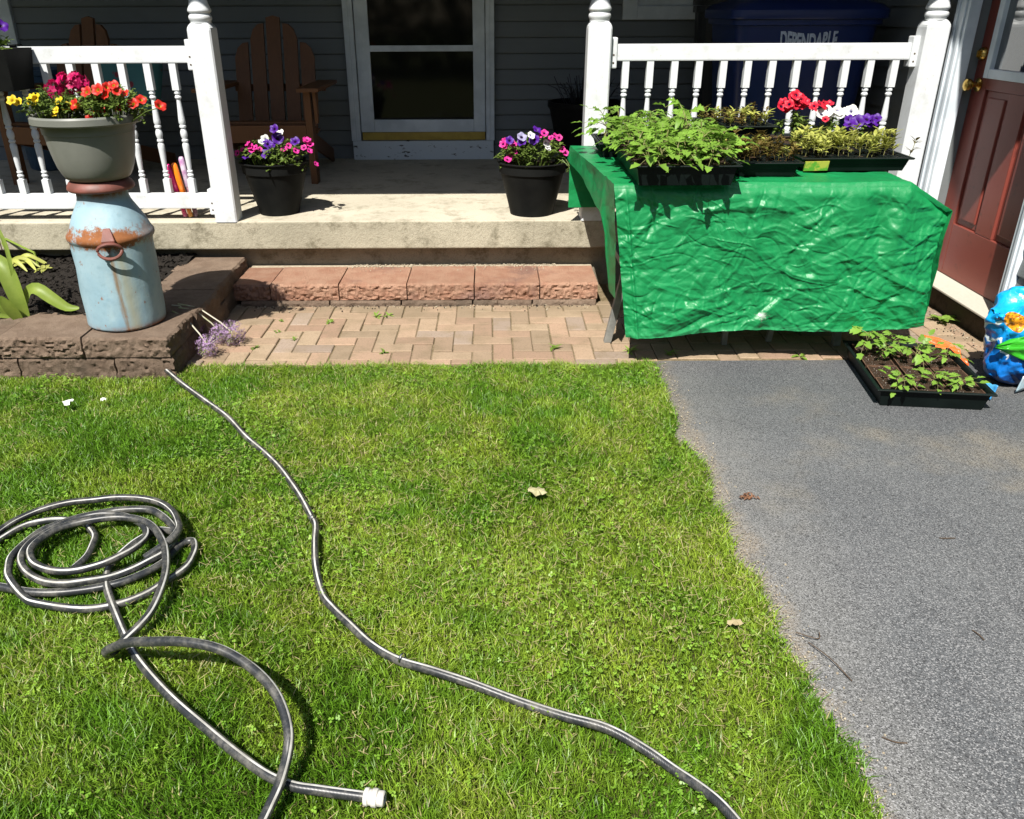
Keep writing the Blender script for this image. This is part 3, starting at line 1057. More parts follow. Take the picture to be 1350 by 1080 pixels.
def foliage(name, parent, center, rx, ry, rz, n, L, W, mat, trail=0.0, seed=0):
    rr = random.Random(seed)
    b = MB()
    c = Vector(center)
    nst = max(6, n // 14)
    for s in range(nst):
        a = rr.uniform(0, 6.283); rad = math.sqrt(rr.random())
        tipp = Vector((rx * rad * math.cos(a), ry * rad * math.sin(a), rz * (1 - .55 * rad * rad) * rr.uniform(.55, 1.05)))
        if rad > .8 and rr.random() < .5: tipp.z -= trail * rr.random()
        root = Vector((rx * .55 * rad * math.cos(a), ry * .55 * rad * math.sin(a), -.02))
        mid = (root + tipp) / 2 + Vector((0, 0, rz * .2))
        pts = [c + root, c + mid, c + tipp]
        b.tube(pts, .0017, 4, 1, caps=False)
        for k in range(14):
            t = rr.uniform(.35, 1)
            p = root.lerp(mid, t * 2) if t < .5 else mid.lerp(tipp, t * 2 - 1)
            d = Vector((rr.gauss(0, 1) + tipp.x / rx * .6, rr.gauss(0, 1) + tipp.y / ry * .6, rr.uniform(-.2, .9)))
            leaf_quad(b, c + p, d, Vector((0, 0, 1)), L * rr.uniform(.6, 1.2), W * rr.uniform(.7, 1.2))
    return b.build(name, [mat, mat], parent)


def face_rot(dx, dy, dz):
    return Vector((dx, dy, dz)).to_track_quat('Z', 'Y').to_euler()


def flowers_on(t, key, pts, y, spread=.03, s=1.0, tilt=.75, push=1.0):
    for x, z in pts:
        x, z = x * push, 1.34 - (1.34 - z) * push
        yy = y + random.uniform(-spread, spread)
        if key not in ('coral', 'white'): s_ = s * .93
        else: s_ = s * .9
        o = link('flower', FL[key], t, Vector((x, yy, z)) - t.location,
                 face_rot(random.uniform(-.5, .5) + (x - t.location.x) * 2, -random.uniform(.35, 1.0), tilt * random.uniform(.5, 1.2)), s_ * random.uniform(.78, 1.15))


# grey planter on the can
PB = CZ + .588
pot = thing('planter_pot', 'wide grey-green planter pot balanced on top of the milk can', 'flower pot', (CX, CY, PB))
pot.scale = (.92, .92, 1)
b = MB()
b.lathe([(.1, 0), (.117, .0), (.127, .006), (.138, .022), (.151, .05), (.161, .09), (.168, .125), (.173, .16), (.175, .17), (.179, .172), (.181, .2), (.184, .206), (.212, .206), (.216, .211), (.216, .232), (.21, .239), (.195, .236), (.19, .2)], 56, cap=(True, False))
b.build('pot_wall', M['grey_pot'], pot, smooth=True, ang=35, local=True)
b = MB(); b.lathe([(.191, .212), (.1, .222), (.002, .226)], 32, cap=(False, True)); b.build('soil', M['soil'], pot, smooth=True, local=True)

pt = thing('petunia_plant', 'trailing plant with small yellow flowers at the left of the grey planter', 'flowering plant', (-1.64, 3.26, PB + .22))
foliage('foliage', pt, (-1.635, 3.25, PB + .225), .115, .13, .11, 900, .022, .011, M['foliage'], .04, 1)
yel = [(-1.722, 1.052), (-1.708, 1.058), (-1.694, 1.05), (-1.635, 1.07), (-1.622, 1.064), (-1.563, 1.049), (-1.565, 1.021), (-1.573, 1.008), (-1.539, 1.031), (-1.508, 1.035), (-1.66, 1.045)]
flowers_on(pt, 'yel', [(x - .018, z - .0) for x, z in yel], 3.17)
pt = thing('petunia_plant', 'trailing plant with bright red flowers at the right of the grey planter', 'flowering plant', (-1.43, 3.27, PB + .22))
foliage('foliage', pt, (-1.43, 3.26, PB + .225), .15, .145, .125, 1500, .021, .0105, M['foliage'], .06, 2)
redp = [(-1.463, 1.083), (-1.437, 1.081), (-1.418, 1.091), (-1.387, 1.097), (-1.365, 1.105), (-1.396, 1.073), (-1.354, 1.085), (-1.342, 1.073), (-1.319, 1.038), (-1.284, 1.052), (-1.221, 1.031), (-1.459, 1.02), (-1.429, 1.02), (-1.379, 1.022), (-1.471, .99), (-1.52, 1.039)]
flowers_on(pt, 'red', redp, 3.19, s=1.05)
b = MB()
b.tube([(-1.33, 3.22, PB + .22), (-1.27, 3.2, 1.01), (-1.225, 3.2, 1.022)], .0018, 4)
b.build('stem', M['foliage'], pt)
pt = thing('geranium_plant', 'magenta flower cluster standing above the grey planter', 'flowering plant', (-1.58, 3.34, PB + .22))
foliage('foliage', pt, (-1.58, 3.34, PB + .22), .06, .06, .07, 90, .034, .03, M['foliage'], 0, 3)
cl = cluster_mesh(M['p_mag'], .04, 22, 4)
for k, (x, z) in enumerate([(-1.645, 1.075), (-1.6, 1.1), (-1.55, 1.105), (-1.575, 1.075)]):
    link('flower_head', cl, pt, Vector((x, 3.31 + .02 * (k % 2), z)) - pt.location, (.5, random.uniform(-.3, .3), k), 1.0)
    b = MB(); b.tube([(x, 3.32, PB + .22), (x, 3.32, z)], .002, 4); b.build('stem', M['foliage'], pt)

# black pots on the porch
def black_pot(loc, lb, rb, rt, h):
    t = thing('flower_pot', lb, 'flower pot', loc, 'black pots on the porch')
    b = MB()
    b.lathe([(rb - .01, 0), (rb, 0), (rb + .002, .012), (rb + .006, .03), (rb + (rt - rb) * .75, h * .78), (rb + (rt - rb) * .76, h * .79), (rb + (rt - rb) * .86, h * .8), (rt - .008, h * .97), (rt, h * .975), (rt + .002, h * .99), (rt - .004, h), (rt - .012, h), (rt - .02, h * .85)], 44, cap=(True, False))
    b.build('pot_wall', M['black_plastic'], t, smooth=True, ang=35, local=True)
    b = MB(); b.lathe([(rt - .014, h * .9), (.002, h * .93)], 32, cap=(False, True)); b.build('soil', M['soil'], t, local=True)
    return t


black_pot((-1.148, 4.475, PZ), 'black flower pot on the porch just right of the left post, shaded by it', .105, .178, .272)
black_pot((.212, 4.435, PZ), 'black flower pot on the porch left of the middle post, next to the tarp', .115, .182, .272)
zt = PZ + .26
pt = thing('petunia_plant', 'bushy purple, pink and white petunias in the pot beside the left post', 'flowering plant', (-1.148, 4.475, zt))
foliage('foliage', pt, (-1.148, 4.46, zt), .195, .17, .13, 1200, .026, .014, M['foliage'], .08, 5)
flowers_on(pt, 'purple', [(-1.125, .725), (-1.105, .805), (-1.095, .756), (-1.149, .73), (-1.158, .686), (-1.251, .681), (-1.004, .745)], 4.38, s=1.0)
flowers_on(pt, 'pink', [(-1.304, .689), (-1.249, .733), (-1.226, .705), (-1.194, .702), (-.956, .745), (-.933, .727), (-1.069, .704), (-.905, .632), (-1.21, .716), (-.96, .715), (-1.28, .7), (-1.235, .72), (-1.2, .69), (-.945, .75), (-1.0, .7), (-1.04, .72), (-.93, .7)], 4.38)
flowers_on(pt, 'white', [(-1.087, .782), (-1.169, .749), (-1.18, .74)], 4.4)
pt = thing('petunia_plant', 'purple, white and pink petunias in the pot beside the tarp table', 'flowering plant', (.212, 4.435, zt))
foliage('foliage', pt, (.212, 4.42, zt), .2, .17, .14, 1200, .027, .014, M['foliage'], .08, 6)
flowers_on(pt, 'purple', [(.213, .752), (.231, .797), (.151, .735), (.09, .75)], 4.35, s=1.0)
flowers_on(pt, 'lav', [(.154, .761)], 4.35)
flowers_on(pt, 'white', [(.199, .775), (.281, .729), (.287, .712)], 4.35)
flowers_on(pt, 'pink', [(.054, .733), (.081, .657), (.102, .74), (.266, .784), (.323, .768), (.38, .682), (.068, .72), (.09, .665), (.06, .745), (.11, .725), (.3, .755), (.34, .76), (.25, .77), (.36, .7), (.12, .69)], 4.35)
b = MB()
for k in range(5):
    x = .34 + .02 * k
    pts = [(x, 4.36, .65), (x + .05, 4.32, .63 - .03 * k), (x + .07, 4.3, .55 - .03 * k)]
    b.tube(pts, .0016, 4)
    for j in range(10):
        u = random.random()
        p = Vector(pts[1]).lerp(Vector(pts[2]), u)
        leaf_quad(b, p, Vector((random.gauss(0, 1), random.gauss(0, 1), -.2)), Vector((0, 0, 1)), .02, .009)
b.build('trailing_stem', M['foliage'], pt)

# planter box hanging at the left rail
rp = thing('rail_planter', 'black planter box hung on the rail at the left edge of the picture', 'planter', (-2.45, 4.14, .99))
b = MB()
T = Matrix.Identity(4)
b.add([(-2.75, 4.08, 1.01), (-2.215, 4.08, 1.01), (-2.215, 4.27, 1.01), (-2.75, 4.27, 1.01), (-2.77, 4.04, 1.19), (-2.195, 4.04, 1.19), (-2.195, 4.29, 1.19), (-2.77, 4.29, 1.19),
       (-2.76, 4.055, 1.19), (-2.205, 4.055, 1.19), (-2.205, 4.28, 1.19), (-2.76, 4.28, 1.19), (-2.75, 4.06, 1.16), (-2.21, 4.06, 1.16), (-2.21, 4.27, 1.16), (-2.75, 4.27, 1.16)],
      [(3, 2, 1, 0), (0, 1, 5, 4), (1, 2, 6, 5), (2, 3, 7, 6), (3, 0, 4, 7), (4, 5, 9, 8), (5, 6, 10, 9), (6, 7, 11, 10), (7, 4, 8, 11), (8, 9, 13, 12), (9, 10, 14, 13), (10, 11, 15, 14), (11, 8, 12, 15), (12, 13, 14, 15)])
b.build('box', M['black_plastic'], rp)
b = MB()
for x in (-2.62, -2.3):
    b.box((x, 4.29, 1.1), (x + .03, 4.298, 1.2)); b.box((x, 4.285, 1.196), (x + .03, 4.35, 1.202))
b.build('hook', M['black_plastic'], rp)
pt = thing('petunia_plant', 'green plant with a purple bloom in the rail planter at the left edge', 'flowering plant', (-2.4, 4.14, 1.17))
foliage('foliage', pt, (-2.36, 4.12, 1.17), .17, .09, .1, 300, .034, .02, M['foliage'], .04, 8)
flowers_on(pt, 'purple', [(-2.225, 1.29), (-2.27, 1.28), (-2.36, 1.27)], 4.1, s=1.1)

# ------------------------------------------------------------------ tarp table
table = thing('folding_table', 'long table on angled grey legs hidden under the green tarp', 'table', (1.0, 3.6, 0))
b = MB(); b.box((.478, 3.24, .69), (1.6, 4.15, .727)); b.build('tabletop', M['table_board'], table, bevel=.004)
def leg(x0, y0, x1, y1, w=.016, z1=.689):
    b = MB()
    b.add([(x0 - w, y0 - w, 0), (x0 + w, y0 - w, 0), (x0 + w, y0 + w, 0), (x0 - w, y0 + w, 0), (x1 - w, y1 - w, z1), (x1 + w, y1 - w, z1), (x1 + w, y1 + w, z1), (x1 - w, y1 + w, z1)],
          [(3, 2, 1, 0), (4, 5, 6, 7), (0, 1, 5, 4), (1, 2, 6, 5), (2, 3, 7, 6), (3, 0, 4, 7)])
    b.build('leg', M['grey_leg'], table, bevel=.003)
leg(.513, 3.45, .63, 3.4); leg(.72, 3.98, .78, 3.95)
leg(1.026, 3.41, 1.02, 3.42, .012); leg(1.235, 3.45, 1.31, 3.46, .012)
leg(1.52, 3.4, 1.46, 3.4); leg(1.52, 3.95, 1.46, 3.95)
b = MB(); b.box((.56, 3.4, .33), (.585, 3.93, .36)); b.build('brace', M['grey_leg'], table)

q = N('green_tarp')
p = q.pos()
X = q.xyz(p)
nz = q.noise(6, 5, .6, p)
col = q.mix(nz, (.004, .18, .048), (.009, .24, .075))
fr = q.ramp(X[2], .165, .15)
col = q.mix(q.math('MULTIPLY', fr, .3), col, (.06, .42, .17))
sc1 = q.math('ADD', q.math('ABSOLUTE', q.math('SUBTRACT', X[0], 1.108)), q.math('MULTIPLY', q.math('ABSOLUTE', q.math('SUBTRACT', X[2], .205)), 1.3))
sc1 = q.ramp(q.math('ADD', sc1, q.math('MULTIPLY', q.noise(70, 6, .8, p), .1)), .06, .085, .75, 0)
col = q.mix(sc1, col, (.45, .5, .44))
def rid(sc, st, dist=1.0):
    wr = q.n('ShaderNodeTexNoise'); wr.noise_type = 'RIDGED_MULTIFRACTAL'
    wr.inputs['Scale'].default_value = sc; wr.inputs['Detail'].default_value = 3; wr.inputs['Roughness'].default_value = .5; wr.inputs['Distortion'].default_value = dist
    mp = q.n('ShaderNodeMapping'); mp.inputs['Scale'].default_value = st; mp.inputs['Rotation'].default_value = (0, .35, 0)
    q.t.links.new(p, mp.inputs[0]); q.t.links.new(mp.outputs[0], wr.inputs['Vector'])
    return wr.outputs['Fac']
mp2 = q.n('ShaderNodeMapping'); mp2.inputs['Scale'].default_value = (.75, 1, 1.7); mp2.inputs['Rotation'].default_value = (0, .4, 0)
q.t.links.new(p, mp2.inputs[0])
n1 = q.bump(q.facet(9, mp2.outputs[0]), .1, 1.0)
n2 = q.bump(q.facet(24, mp2.outputs[0]), .1, 1.0, n1)
n3 = q.bump(q.facet(55, p), .1, 1.0, n2)
n3 = q.bump(rid(13, (1, 1, 1.5)), .14, .006, n3)
M['tarp'] = q.done(col, .44, n3, spec=.5, trans=.12)


def crumple(x, y, s=0):
    wx = x + .06 * vn(x, y, 5, 20 + s) + .3 * y; wy = y + .05 * vn(x, y, 5, 21 + s)
    sharp = lambda f, sd, st: ridge(wx, wy * st, f, sd) ** 2.2
    return .028 * (vn(x, y, 3.2, 26 + s) - .5) + .010 * (sharp(4.5, 22 + s, 1.1) - .4) + .005 * (sharp(9, 23 + s, 1.2) - .4) + .0025 * (sharp(19, 24 + s, 1.2) - .4)


def creases(U, W, n, seed, u0, u1, w0, w1, amp=1.0):
    """sharp folded lines: tent-shaped ridges along random segments, in metres on the sheet"""
    rr = np.random.RandomState(seed)
    H = np.zeros_like(U)
    for k in range(n):
        big = k < n * .14
        L = rr.uniform(.12, .38) if big else rr.uniform(.03, .15)
        wd_ = rr.uniform(.012, .028) if big else rr.uniform(.005, .012)
        A = (rr.uniform(.003, .0075) if big else rr.uniform(.0012, .0036)) * (1 if rr.rand() < .62 else -1) * amp
        th = rr.normal(-.15, .45) if rr.rand() < .62 else rr.uniform(-1.57, 1.57)
        cu, cw = rr.uniform(u0, u1), rr.uniform(w0, w1)
        du, dw = U - cu, W - cw
        near = (np.abs(du) < L + .04) & (np.abs(dw) < L + .04)
        if not near.any(): continue
        a = du[near] * math.cos(th) + dw[near] * math.sin(th)
        c = -du[near] * math.sin(th) + dw[near] * math.cos(th)
        c = c + rr.uniform(-1.2, 1.2) * a * a / L * .5
        side = rr.uniform(.35, 2.2)
        prof = np.where(c > 0, np.clip(1 - c / wd_, 0, 1), np.clip(1 + c / (wd_ * side * 1.5), 0, 1))
        H[near] += A * prof * np.clip(1 - (a / L) ** 2, 0, 1) ** .7
    return H


NS, NTt, NF = 470, 64, 240
s = np.linspace(0, 1, NS)
rows = []
def top_z(x): return .735 - np.clip(x - 1.615, 0, 1) * .6
YF = 3.205
for t in np.linspace(0, 1, NTt):
    y = 4.2 + (YF + .02 - 4.2) * t
    xl = .385 + .085 * t; xr = 1.74 + .06 * t
    x = xl + (xr - xl) * s
    z = top_z(x) + .12 * crumple(x, np.full_like(x, y), 3) + .005 * (vn(x, np.full_like(x, y), 7, 31))
    rows.append(np.stack([x, np.full_like(x, y), z], -1))
for t in np.linspace(0, 1, NF)[1:]:
    xl = .47 + (.546 - .47) * t; xr = 1.80 + (1.785 - 1.80) * t - .02 * math.sin(t * 3.1)
    x = xl + (xr - xl) * s
    zt_ = top_z(x) - .012
    hem = .122 + .02 * np.sin(np.clip((x - .5) * 2.2, 0, 1.57)) + .012 * np.clip(x - 1.5, 0, 1) * 5 + .004 * np.sin(x * 14)
    z = zt_ + (hem - zt_) * t
    out = 1 - (1 - min(t * 14, 1)) ** 2
    env = min(t * 8, 1)
    y = YF + .02 * (1 - out) + env * (.95 * crumple(x, z, 0) + .014 * np.sin(x * 7 + 1.3 * z) * t + .008 * np.sin(x * 17 + 3 * z) * t)
    y = y + np.clip(x - 1.63, 0, 1) * .25 * (1 - .4 * t) - .012 * t
    y = y - .007 * np.exp(-((x - xl - .045) / .006) ** 2) * env
    y = y - .016 * np.exp(-((x - 1.6 + .05 * t) / .03) ** 2) * env * (1 - .6 * t) + .014 * np.exp(-((x - 1.5 - .12 * t) / .05) ** 2) * env - .008 * np.exp(-((x - 1.0 - .1 * t) / .02) ** 2) * env
    rows.append(np.stack([x, y, z], -1))
P = np.array(rows)
fr_ = np.clip((np.arange(len(P)) - NTt) / 14.0, 0, 1)[:, None]
Hc = creases(P[..., 0], P[..., 2] - np.clip(P[..., 1] - YF, 0, 1), 620, 5, .45, 1.82, .08, .75)
P[..., 1] -= Hc * fr_
P[..., 2] += .4 * Hc * (1 - fr_)
b = MB()
b.grid(P)
# left skirt: short at the back, long at the front corner
edge = P[:NTt, 0, :]
NSK = 34
G = np.zeros((NSK, NTt, 3))
for k in range(NSK):
    f = k / (NSK - 1)
    for i in range(NTt):
        ex, ey, ez = edge[i]
        lf = min(1, max(0, (3.40 - ey) / .07))
        drop = .065 + .075 * (4.1 - ey) / .6 * (1 - lf) + .42 * lf + .012 * math.sin(ey * 11)
        zz = ez - drop * f
        xx = ex + .03 * f * lf - .01 * f * (1 - lf) + .6 * float(crumple(ey, zz, 5)) * min(1, f * 4)
        G[k, i] = (xx, ey + .04 * f * lf, zz)
b.grid(G)
edge = P[:NTt, -1, :]
G = np.zeros((NSK, NTt, 3))
for k in range(NSK):
    f = k / (NSK - 1)
    for i in range(NTt):
        ex, ey, ez = edge[i]
        zz = ez + (.16 - ez) * f
        G[k, i] = (ex - .015 * f + .6 * float(crumple(ey, zz, 7)) * min(1, f * 4), ey, zz)
b.grid(G[:, ::-1])
edge = P[0]
G = np.zeros((12, NS, 3))
for k in range(12):
    f = k / 11
    G[k, :, 0] = edge[:, 0]; G[k, :, 1] = edge[:, 1] + .008 * np.sin(edge[:, 0] * 13) * f; G[k, :, 2] = edge[:, 2] - .3 * f
b.grid(G[:, ::-1])
tag(b.build('tarp', M['tarp'], smooth=True, ang=180), 'crinkled green tarp draped over the table to near the ground', 'tarp')

# ------------------------------------------------------------------ trays and seedlings
def tray_parts(t, lx, ly, h, cells=None, soil=True, taper=.018, ribs=False, z0=0):
    """open tray centred on the thing's origin, local coordinates"""
    b = MB()
    a, c = lx / 2, ly / 2
    rl = .012
    ring = lambda x, y, z: [(-x, -y, z), (x, -y, z), (x, y, z), (-x, y, z)]
    R = [ring(a - taper, c - taper, z0), ring(a - .004, c - .004, h - .008), ring(a + rl - .004, c + rl - .004, h - .008), ring(a + rl, c + rl, h - .003), ring(a + rl - .002, c + rl - .002, h), ring(a - .002, c - .002, h), ring(a - .006, c - .006, h - .008), ring(a - taper - .004, c - taper - .004, z0 + .004)]
    vs = [p for r in R for p in r]
    fs = [(3, 2, 1, 0)]
    for i in range(len(R) - 1):
        for k in range(4):
            fs.append((i * 4 + k, i * 4 + (k + 1) % 4, i * 4 + 4 + (k + 1) % 4, i * 4 + 4 + k))
    n = (len(R) - 1) * 4
    fs.append((n, n + 1, n + 2, n + 3))
    b.add(vs, fs)
    if ribs:
        k = int(ly / .022)
        for i in range(k):
            y = -c + .02 + (ly - .04) * i / (k - 1)
            b.add([(-a + taper - .003, y - .003, z0 + .004), (-a + taper - .003, y + .003, z0 + .004), (-a - .001, y + .003, h - .01), (-a - .001, y - .003, h - .01),
                   (-a + taper + .002, y, z0), (-a + .004, y, h - .008)], [(0, 3, 2, 1), (0, 4, 5, 3), (1, 2, 5, 4)])
    b.build('tray_shell', M['tray_plastic'], t, bevel=.0012, local=True)
    if cells:
        nx, ny = cells
        b = MB()
        for i in range(nx + 1):
            x = -a + .012 + (lx - .024) * i / nx
            b.box((x - .0022, -c + .01, h - .03), (x + .0022, c - .01, h - .003))
        for j in range(ny + 1):
            y = -c + .012 + (ly - .024) * j / ny
            b.box((-a + .01, y - .0022, h - .03), (a - .01, y + .0022, h - .0035))
        b.build('cell_insert', M['tray_plastic'], t, local=True)
    if soil:
        nx, ny = 40, 40
        gx, gy = np.meshgrid(np.linspace(-a + .01, a - .01, nx), np.linspace(-c + .01, c - .01, ny))
        o = random.randint(0, 20)
        gz = h - .016 + .008 * vn(gx, gy, 30, 12) + .006 * vn(gx, gy, 70, 13 + o % 3)
        b = MB(); b.grid(np.stack([gx, gy, gz], -1)); b.build('soil', M['soil'], t, smooth=True, local=True)


TZ = .743
def tray(x0, x1, y0, y1, lb, h=.062, **kw):
    t = thing('seedling_tray', lb, 'seedling tray', ((x0 + x1) / 2, (y0 + y1) / 2, kw.pop('z', TZ)), 'seedling trays on the tarp table')
    tray_parts(t, x1 - x0, y1 - y0, h, **kw)
    return t


tray(.485, .9, 3.81, 4.13, 'black tray of tomato seedlings at the back left corner of the table', ribs=True, cells=(6, 5))
tray(.537, .918, 3.138, 3.775, 'black tray of tomato seedlings overhanging the front left of the table', h=.076)
tray(.962, 1.215, 3.325, 3.76, 'small black cell tray of reddish brown seedlings in the middle of the table', cells=(6, 10), h=.055)
tD = tray(1.262, 1.695, 3.43, 3.735, 'black cell tray of yellow-green seedlings at the right end, with a green sticker', cells=(11, 8), h=.055)
b = MB()
b.add([(1.266, 3.4255, TZ + .004), (1.362, 3.4255, TZ + .006), (1.362, 3.4155, TZ + .044), (1.266, 3.4155, TZ + .042), (1.266, 3.4345, TZ + .004), (1.362, 3.4345, TZ + .006), (1.362, 3.4245, TZ + .044), (1.266, 3.4245, TZ + .042)],
      [(0, 1, 2, 3), (4, 7, 6, 5), (0, 4, 5, 1), (1, 5, 6, 2), (2, 6, 7, 3), (3, 7, 4, 0)])
q = N('tray_sticker')
col = q.mix(q.ramp(q.noise(35, 4), .42, .56), (.1, .32, .03), (.42, .42, .06))
M['sticker'] = q.done(col, .45)
b.build('sticker', M['sticker'], tD)
tray(.95, 1.26, 3.8, 4.14, 'empty black tray turned under the back middle cell tray', h=.066, soil=False)
tray(.955, 1.25, 3.805, 4.135, 'black cell tray with few sprouts at the back middle of the table', cells=(7, 9), h=.066, z=TZ + .067)
tray(1.3, 1.71, 3.79, 4.12, 'black tray of flowering plants at the back right corner of the table', h=.06)


def tomato_leaf_mesh(seed, L=.085):
    rr = random.Random(seed)
    b = MB()
    pts = []
    for k in range(6):
        u = k / 5
        pts.append(Vector((L * u, 0, .018 * math.sin(u * 2.4) - .035 * u * u)))
    b.tube(pts, [.0016 - .0009 * k / 5 for k in range(6)], 4, 1, caps=False)
    def blade(base, d, l, wd):
        d = d.normalized(); sd = d.cross(Vector((0, 0, 1))).normalized(); nn = sd.cross(d)
        dr = rr.uniform(.15, .45)
        cs = [base, base + d * l * .3 + nn * l * .05, base + d * l * .65 - nn * l * dr * .35, base + d * l - nn * l * dr]
        e = wd * .1
        vs = [cs[0], cs[1] + sd * wd * .5 + nn * e, cs[1], cs[1] - sd * wd * .5 + nn * e, cs[1] * .55 + cs[2] * .45 + sd * wd * .34, cs[1] * .55 + cs[2] * .45 - sd * wd * .34, cs[2] + sd * wd * .4 + nn * e, cs[2], cs[2] - sd * wd * .4 + nn * e, cs[3]]
        b.add(vs, [(0, 2, 1), (0, 3, 2), (1, 2, 7, 4), (2, 3, 5, 7), (4, 7, 6), (5, 8, 7), (6, 7, 9), (7, 8, 9)], 0)
    for u, l in ((.42, .034), (.72, .032)):
        p = pts[int(u * 5)]
        for sg in (1, -1):
            blade(p, Vector((.55, sg * rr.uniform(.75, 1), -.1)), l * rr.uniform(.9, 1.3), .026)
    blade(pts[-1], Vector((1, rr.uniform(-.2, .2), -.25)), .05, .031)
    return b.mesh('leaf', [M['tomato'], M['tomato_stem']], smooth=True, ang=180)


TL = [tomato_leaf_mesh(i) for i in range(4)]
def tomato_proto(seed, h):
    rr = random.Random(seed)
    t = thing('tomato_seedling', 'leafy green tomato seedling in a tray on the tarp table', 'seedling', (0, 0, -9), 'tomato seedlings on the tarp table')
    b = MB()
    pts = [Vector((0, 0, 0)), Vector((rr.uniform(-.008, .008), rr.uniform(-.008, .008), h * .5)), Vector((rr.uniform(-.014, .014), rr.uniform(-.014, .014), h))]
    b.tube(pts, [.0026, .0022, .0015], 6)
    b.build('stem', M['tomato_stem'], t, local=True)
    a = rr.uniform(0, 6)
    for k in range(6):
        u = .42 + .58 * k / 5
        p = pts[0].lerp(pts[1], u * 2) if u < .5 else pts[1].lerp(pts[2], u * 2 - 1)
        a += 2.2 + rr.uniform(-.4, .4)
        link('leaf', TL[rr.randint(0, 3)], t, p, (rr.uniform(-.25, .25), rr.uniform(-.75, .05) * (.6 + u * .7), a), rr.uniform(.9, 1.2) * (1.0 if k < 5 else .75))
    return t


protos = [tomato_proto(i, .085 + .012 * i) for i in range(4)]
spots = []
for i in range(6):
    for j in range(6):
        spots.append((.575 + .062 * i + random.uniform(-.014, .014), 3.19 + .1 * j + random.uniform(-.025, .025)))
for i in range(7):
    for j in range(2):
        spots.append((.52 + .058 * i + random.uniform(-.012, .012), 3.88 + .13 * j + random.uniform(-.02, .02)))
used = [False] * 4
for n_, (x, y) in enumerate(spots):
    k = random.randint(0, 3)
    if not used[k]:
        o = protos[k]; used[k] = True
    else:
        o = copy_tree(protos[k])
    o.location = (x, y, TZ + .047)
    o.rotation_euler = (random.uniform(-.12, .12), random.uniform(-.12, .12), random.uniform(0, 6.3))
    sc = random.uniform(.85, 1.1)
    o.scale = (sc, sc, sc)
for k in range(4):
    if not used[k]:
        for ch in list(protos[k].children): bpy.data.objects.remove(ch)
        bpy.data.objects.remove(protos[k])
tall = copy_tree(protos[0] if used[0] else protos[1])
tall.location = (.80, 3.6, TZ + .06); tall.scale = (1.05, 1.05, 1.75); tall.rotation_euler = (0, 0, 1)
tall['label'] = 'tallest leggy tomato seedling, rising above the rest before the balusters'


def small_plant_mesh(name, seed, h, L, W, n, mats):
    rr = random.Random(seed)
    b = MB()
    b.tube([(0, 0, 0), (rr.uniform(-.004, .004), 0, h * .5), (rr.uniform(-.006, .006), rr.uniform(-.006, .006), h)], .0012, 4, 1)
    for k in range(n):
        u = rr.uniform(.25, 1)
        a = k * 2.4 + rr.uniform(-.3, .3)
        leaf_quad(b, Vector((0, 0, h * u)), Vector((math.cos(a), math.sin(a), rr.uniform(.3, 1.1))), Vector((0, 0, 1)), L * rr.uniform(.7, 1.15), W * rr.uniform(.8, 1.2), 0, .15)
    return b.mesh(name, mats)


LM = [small_plant_mesh('lime_seedling', 30 + i, .062 + .009 * i, .037, .0125, 18, [M['lime'], M['tomato_stem']]) for i in range(4)]
OM = [small_plant_mesh('olive_seedling', 50 + i, .055 + .008 * i, .027, .0095, 19, [M['olive'], M['olive']]) for i in range(3)]
OM2 = [small_plant_mesh('olive_seedling', 60 + i, .05, .024, .009, 14, [M['lime'], M['olive']]) for i in range(1)]
def scatter(meshes, x0, x1, nx, y0, y1, ny, z, name, lb, grp, skip=.0):
    for i in range(nx):
        for j in range(ny):
            if random.random() < skip: continue
            o = link(name, random.choice(meshes), None, (x0 + (x1 - x0) * i / max(1, nx - 1) + random.uniform(-.009, .009), y0 + (y1 - y0) * j / max(1, ny - 1) + random.uniform(-.009, .009), z),
                     (random.uniform(-.2, .2), random.uniform(-.2, .2), random.uniform(0, 6.3)), random.uniform(.8, 1.15))
            tag(o, lb, 'seedling', grp)
scatter(LM, 1.29, 1.665, 9, 3.51, 3.69, 5, TZ + .046, 'seedling', 'narrow-leaved yellow-green seedling in the right cell tray', 'yellow-green seedlings in the right tray', .08)
for x, y in ((1.34, 3.46), (1.525, 3.455), (1.55, 3.47)):
    tag(link('seedling', LM[3], None, (x, y, TZ + .046), (.2, .1, x * 9), 1.0), 'narrow-leaved yellow-green seedling in the right cell tray', 'seedling', 'yellow-green seedlings in the right tray')
scatter(OM + OM2, .98, 1.2, 8, 3.4, 3.74, 9, TZ + .044, 'seedling', 'small reddish olive seedling in the middle cell tray', 'reddish seedlings in the middle tray', .05)
for x, y, s_ in ((1.0, 3.86, .8), (1.03, 3.98, .9), (.99, 4.08, .8), (1.2, 3.85, .8), (1.17, 4.06, .8)):
    tag(link('seedling', LM[1], None, (x, y, TZ + .117), (0, 0, x * 30), s_), 'sparse lime sprout in the back middle tray', 'seedling', 'sprouts in the back middle tray')
scatter(OM + LM[:1], 1.0, 1.23, 5, 3.84, 4.1, 5, TZ + .115, 'seedling', 'reddish olive seedling in the back middle tray', 'seedlings in the back middle tray', .1)
o = link('seedling', small_plant_mesh('lone_seedling', 77, .07, .03, .01, 12, [M['olive'], M['tomato_stem']]), None, (1.7, 3.47, TZ + .042), (0, .25, 0), 1.1)
tag(o, 'lone brown-tipped seedling leaning out at the right end of the right tray', 'seedling')

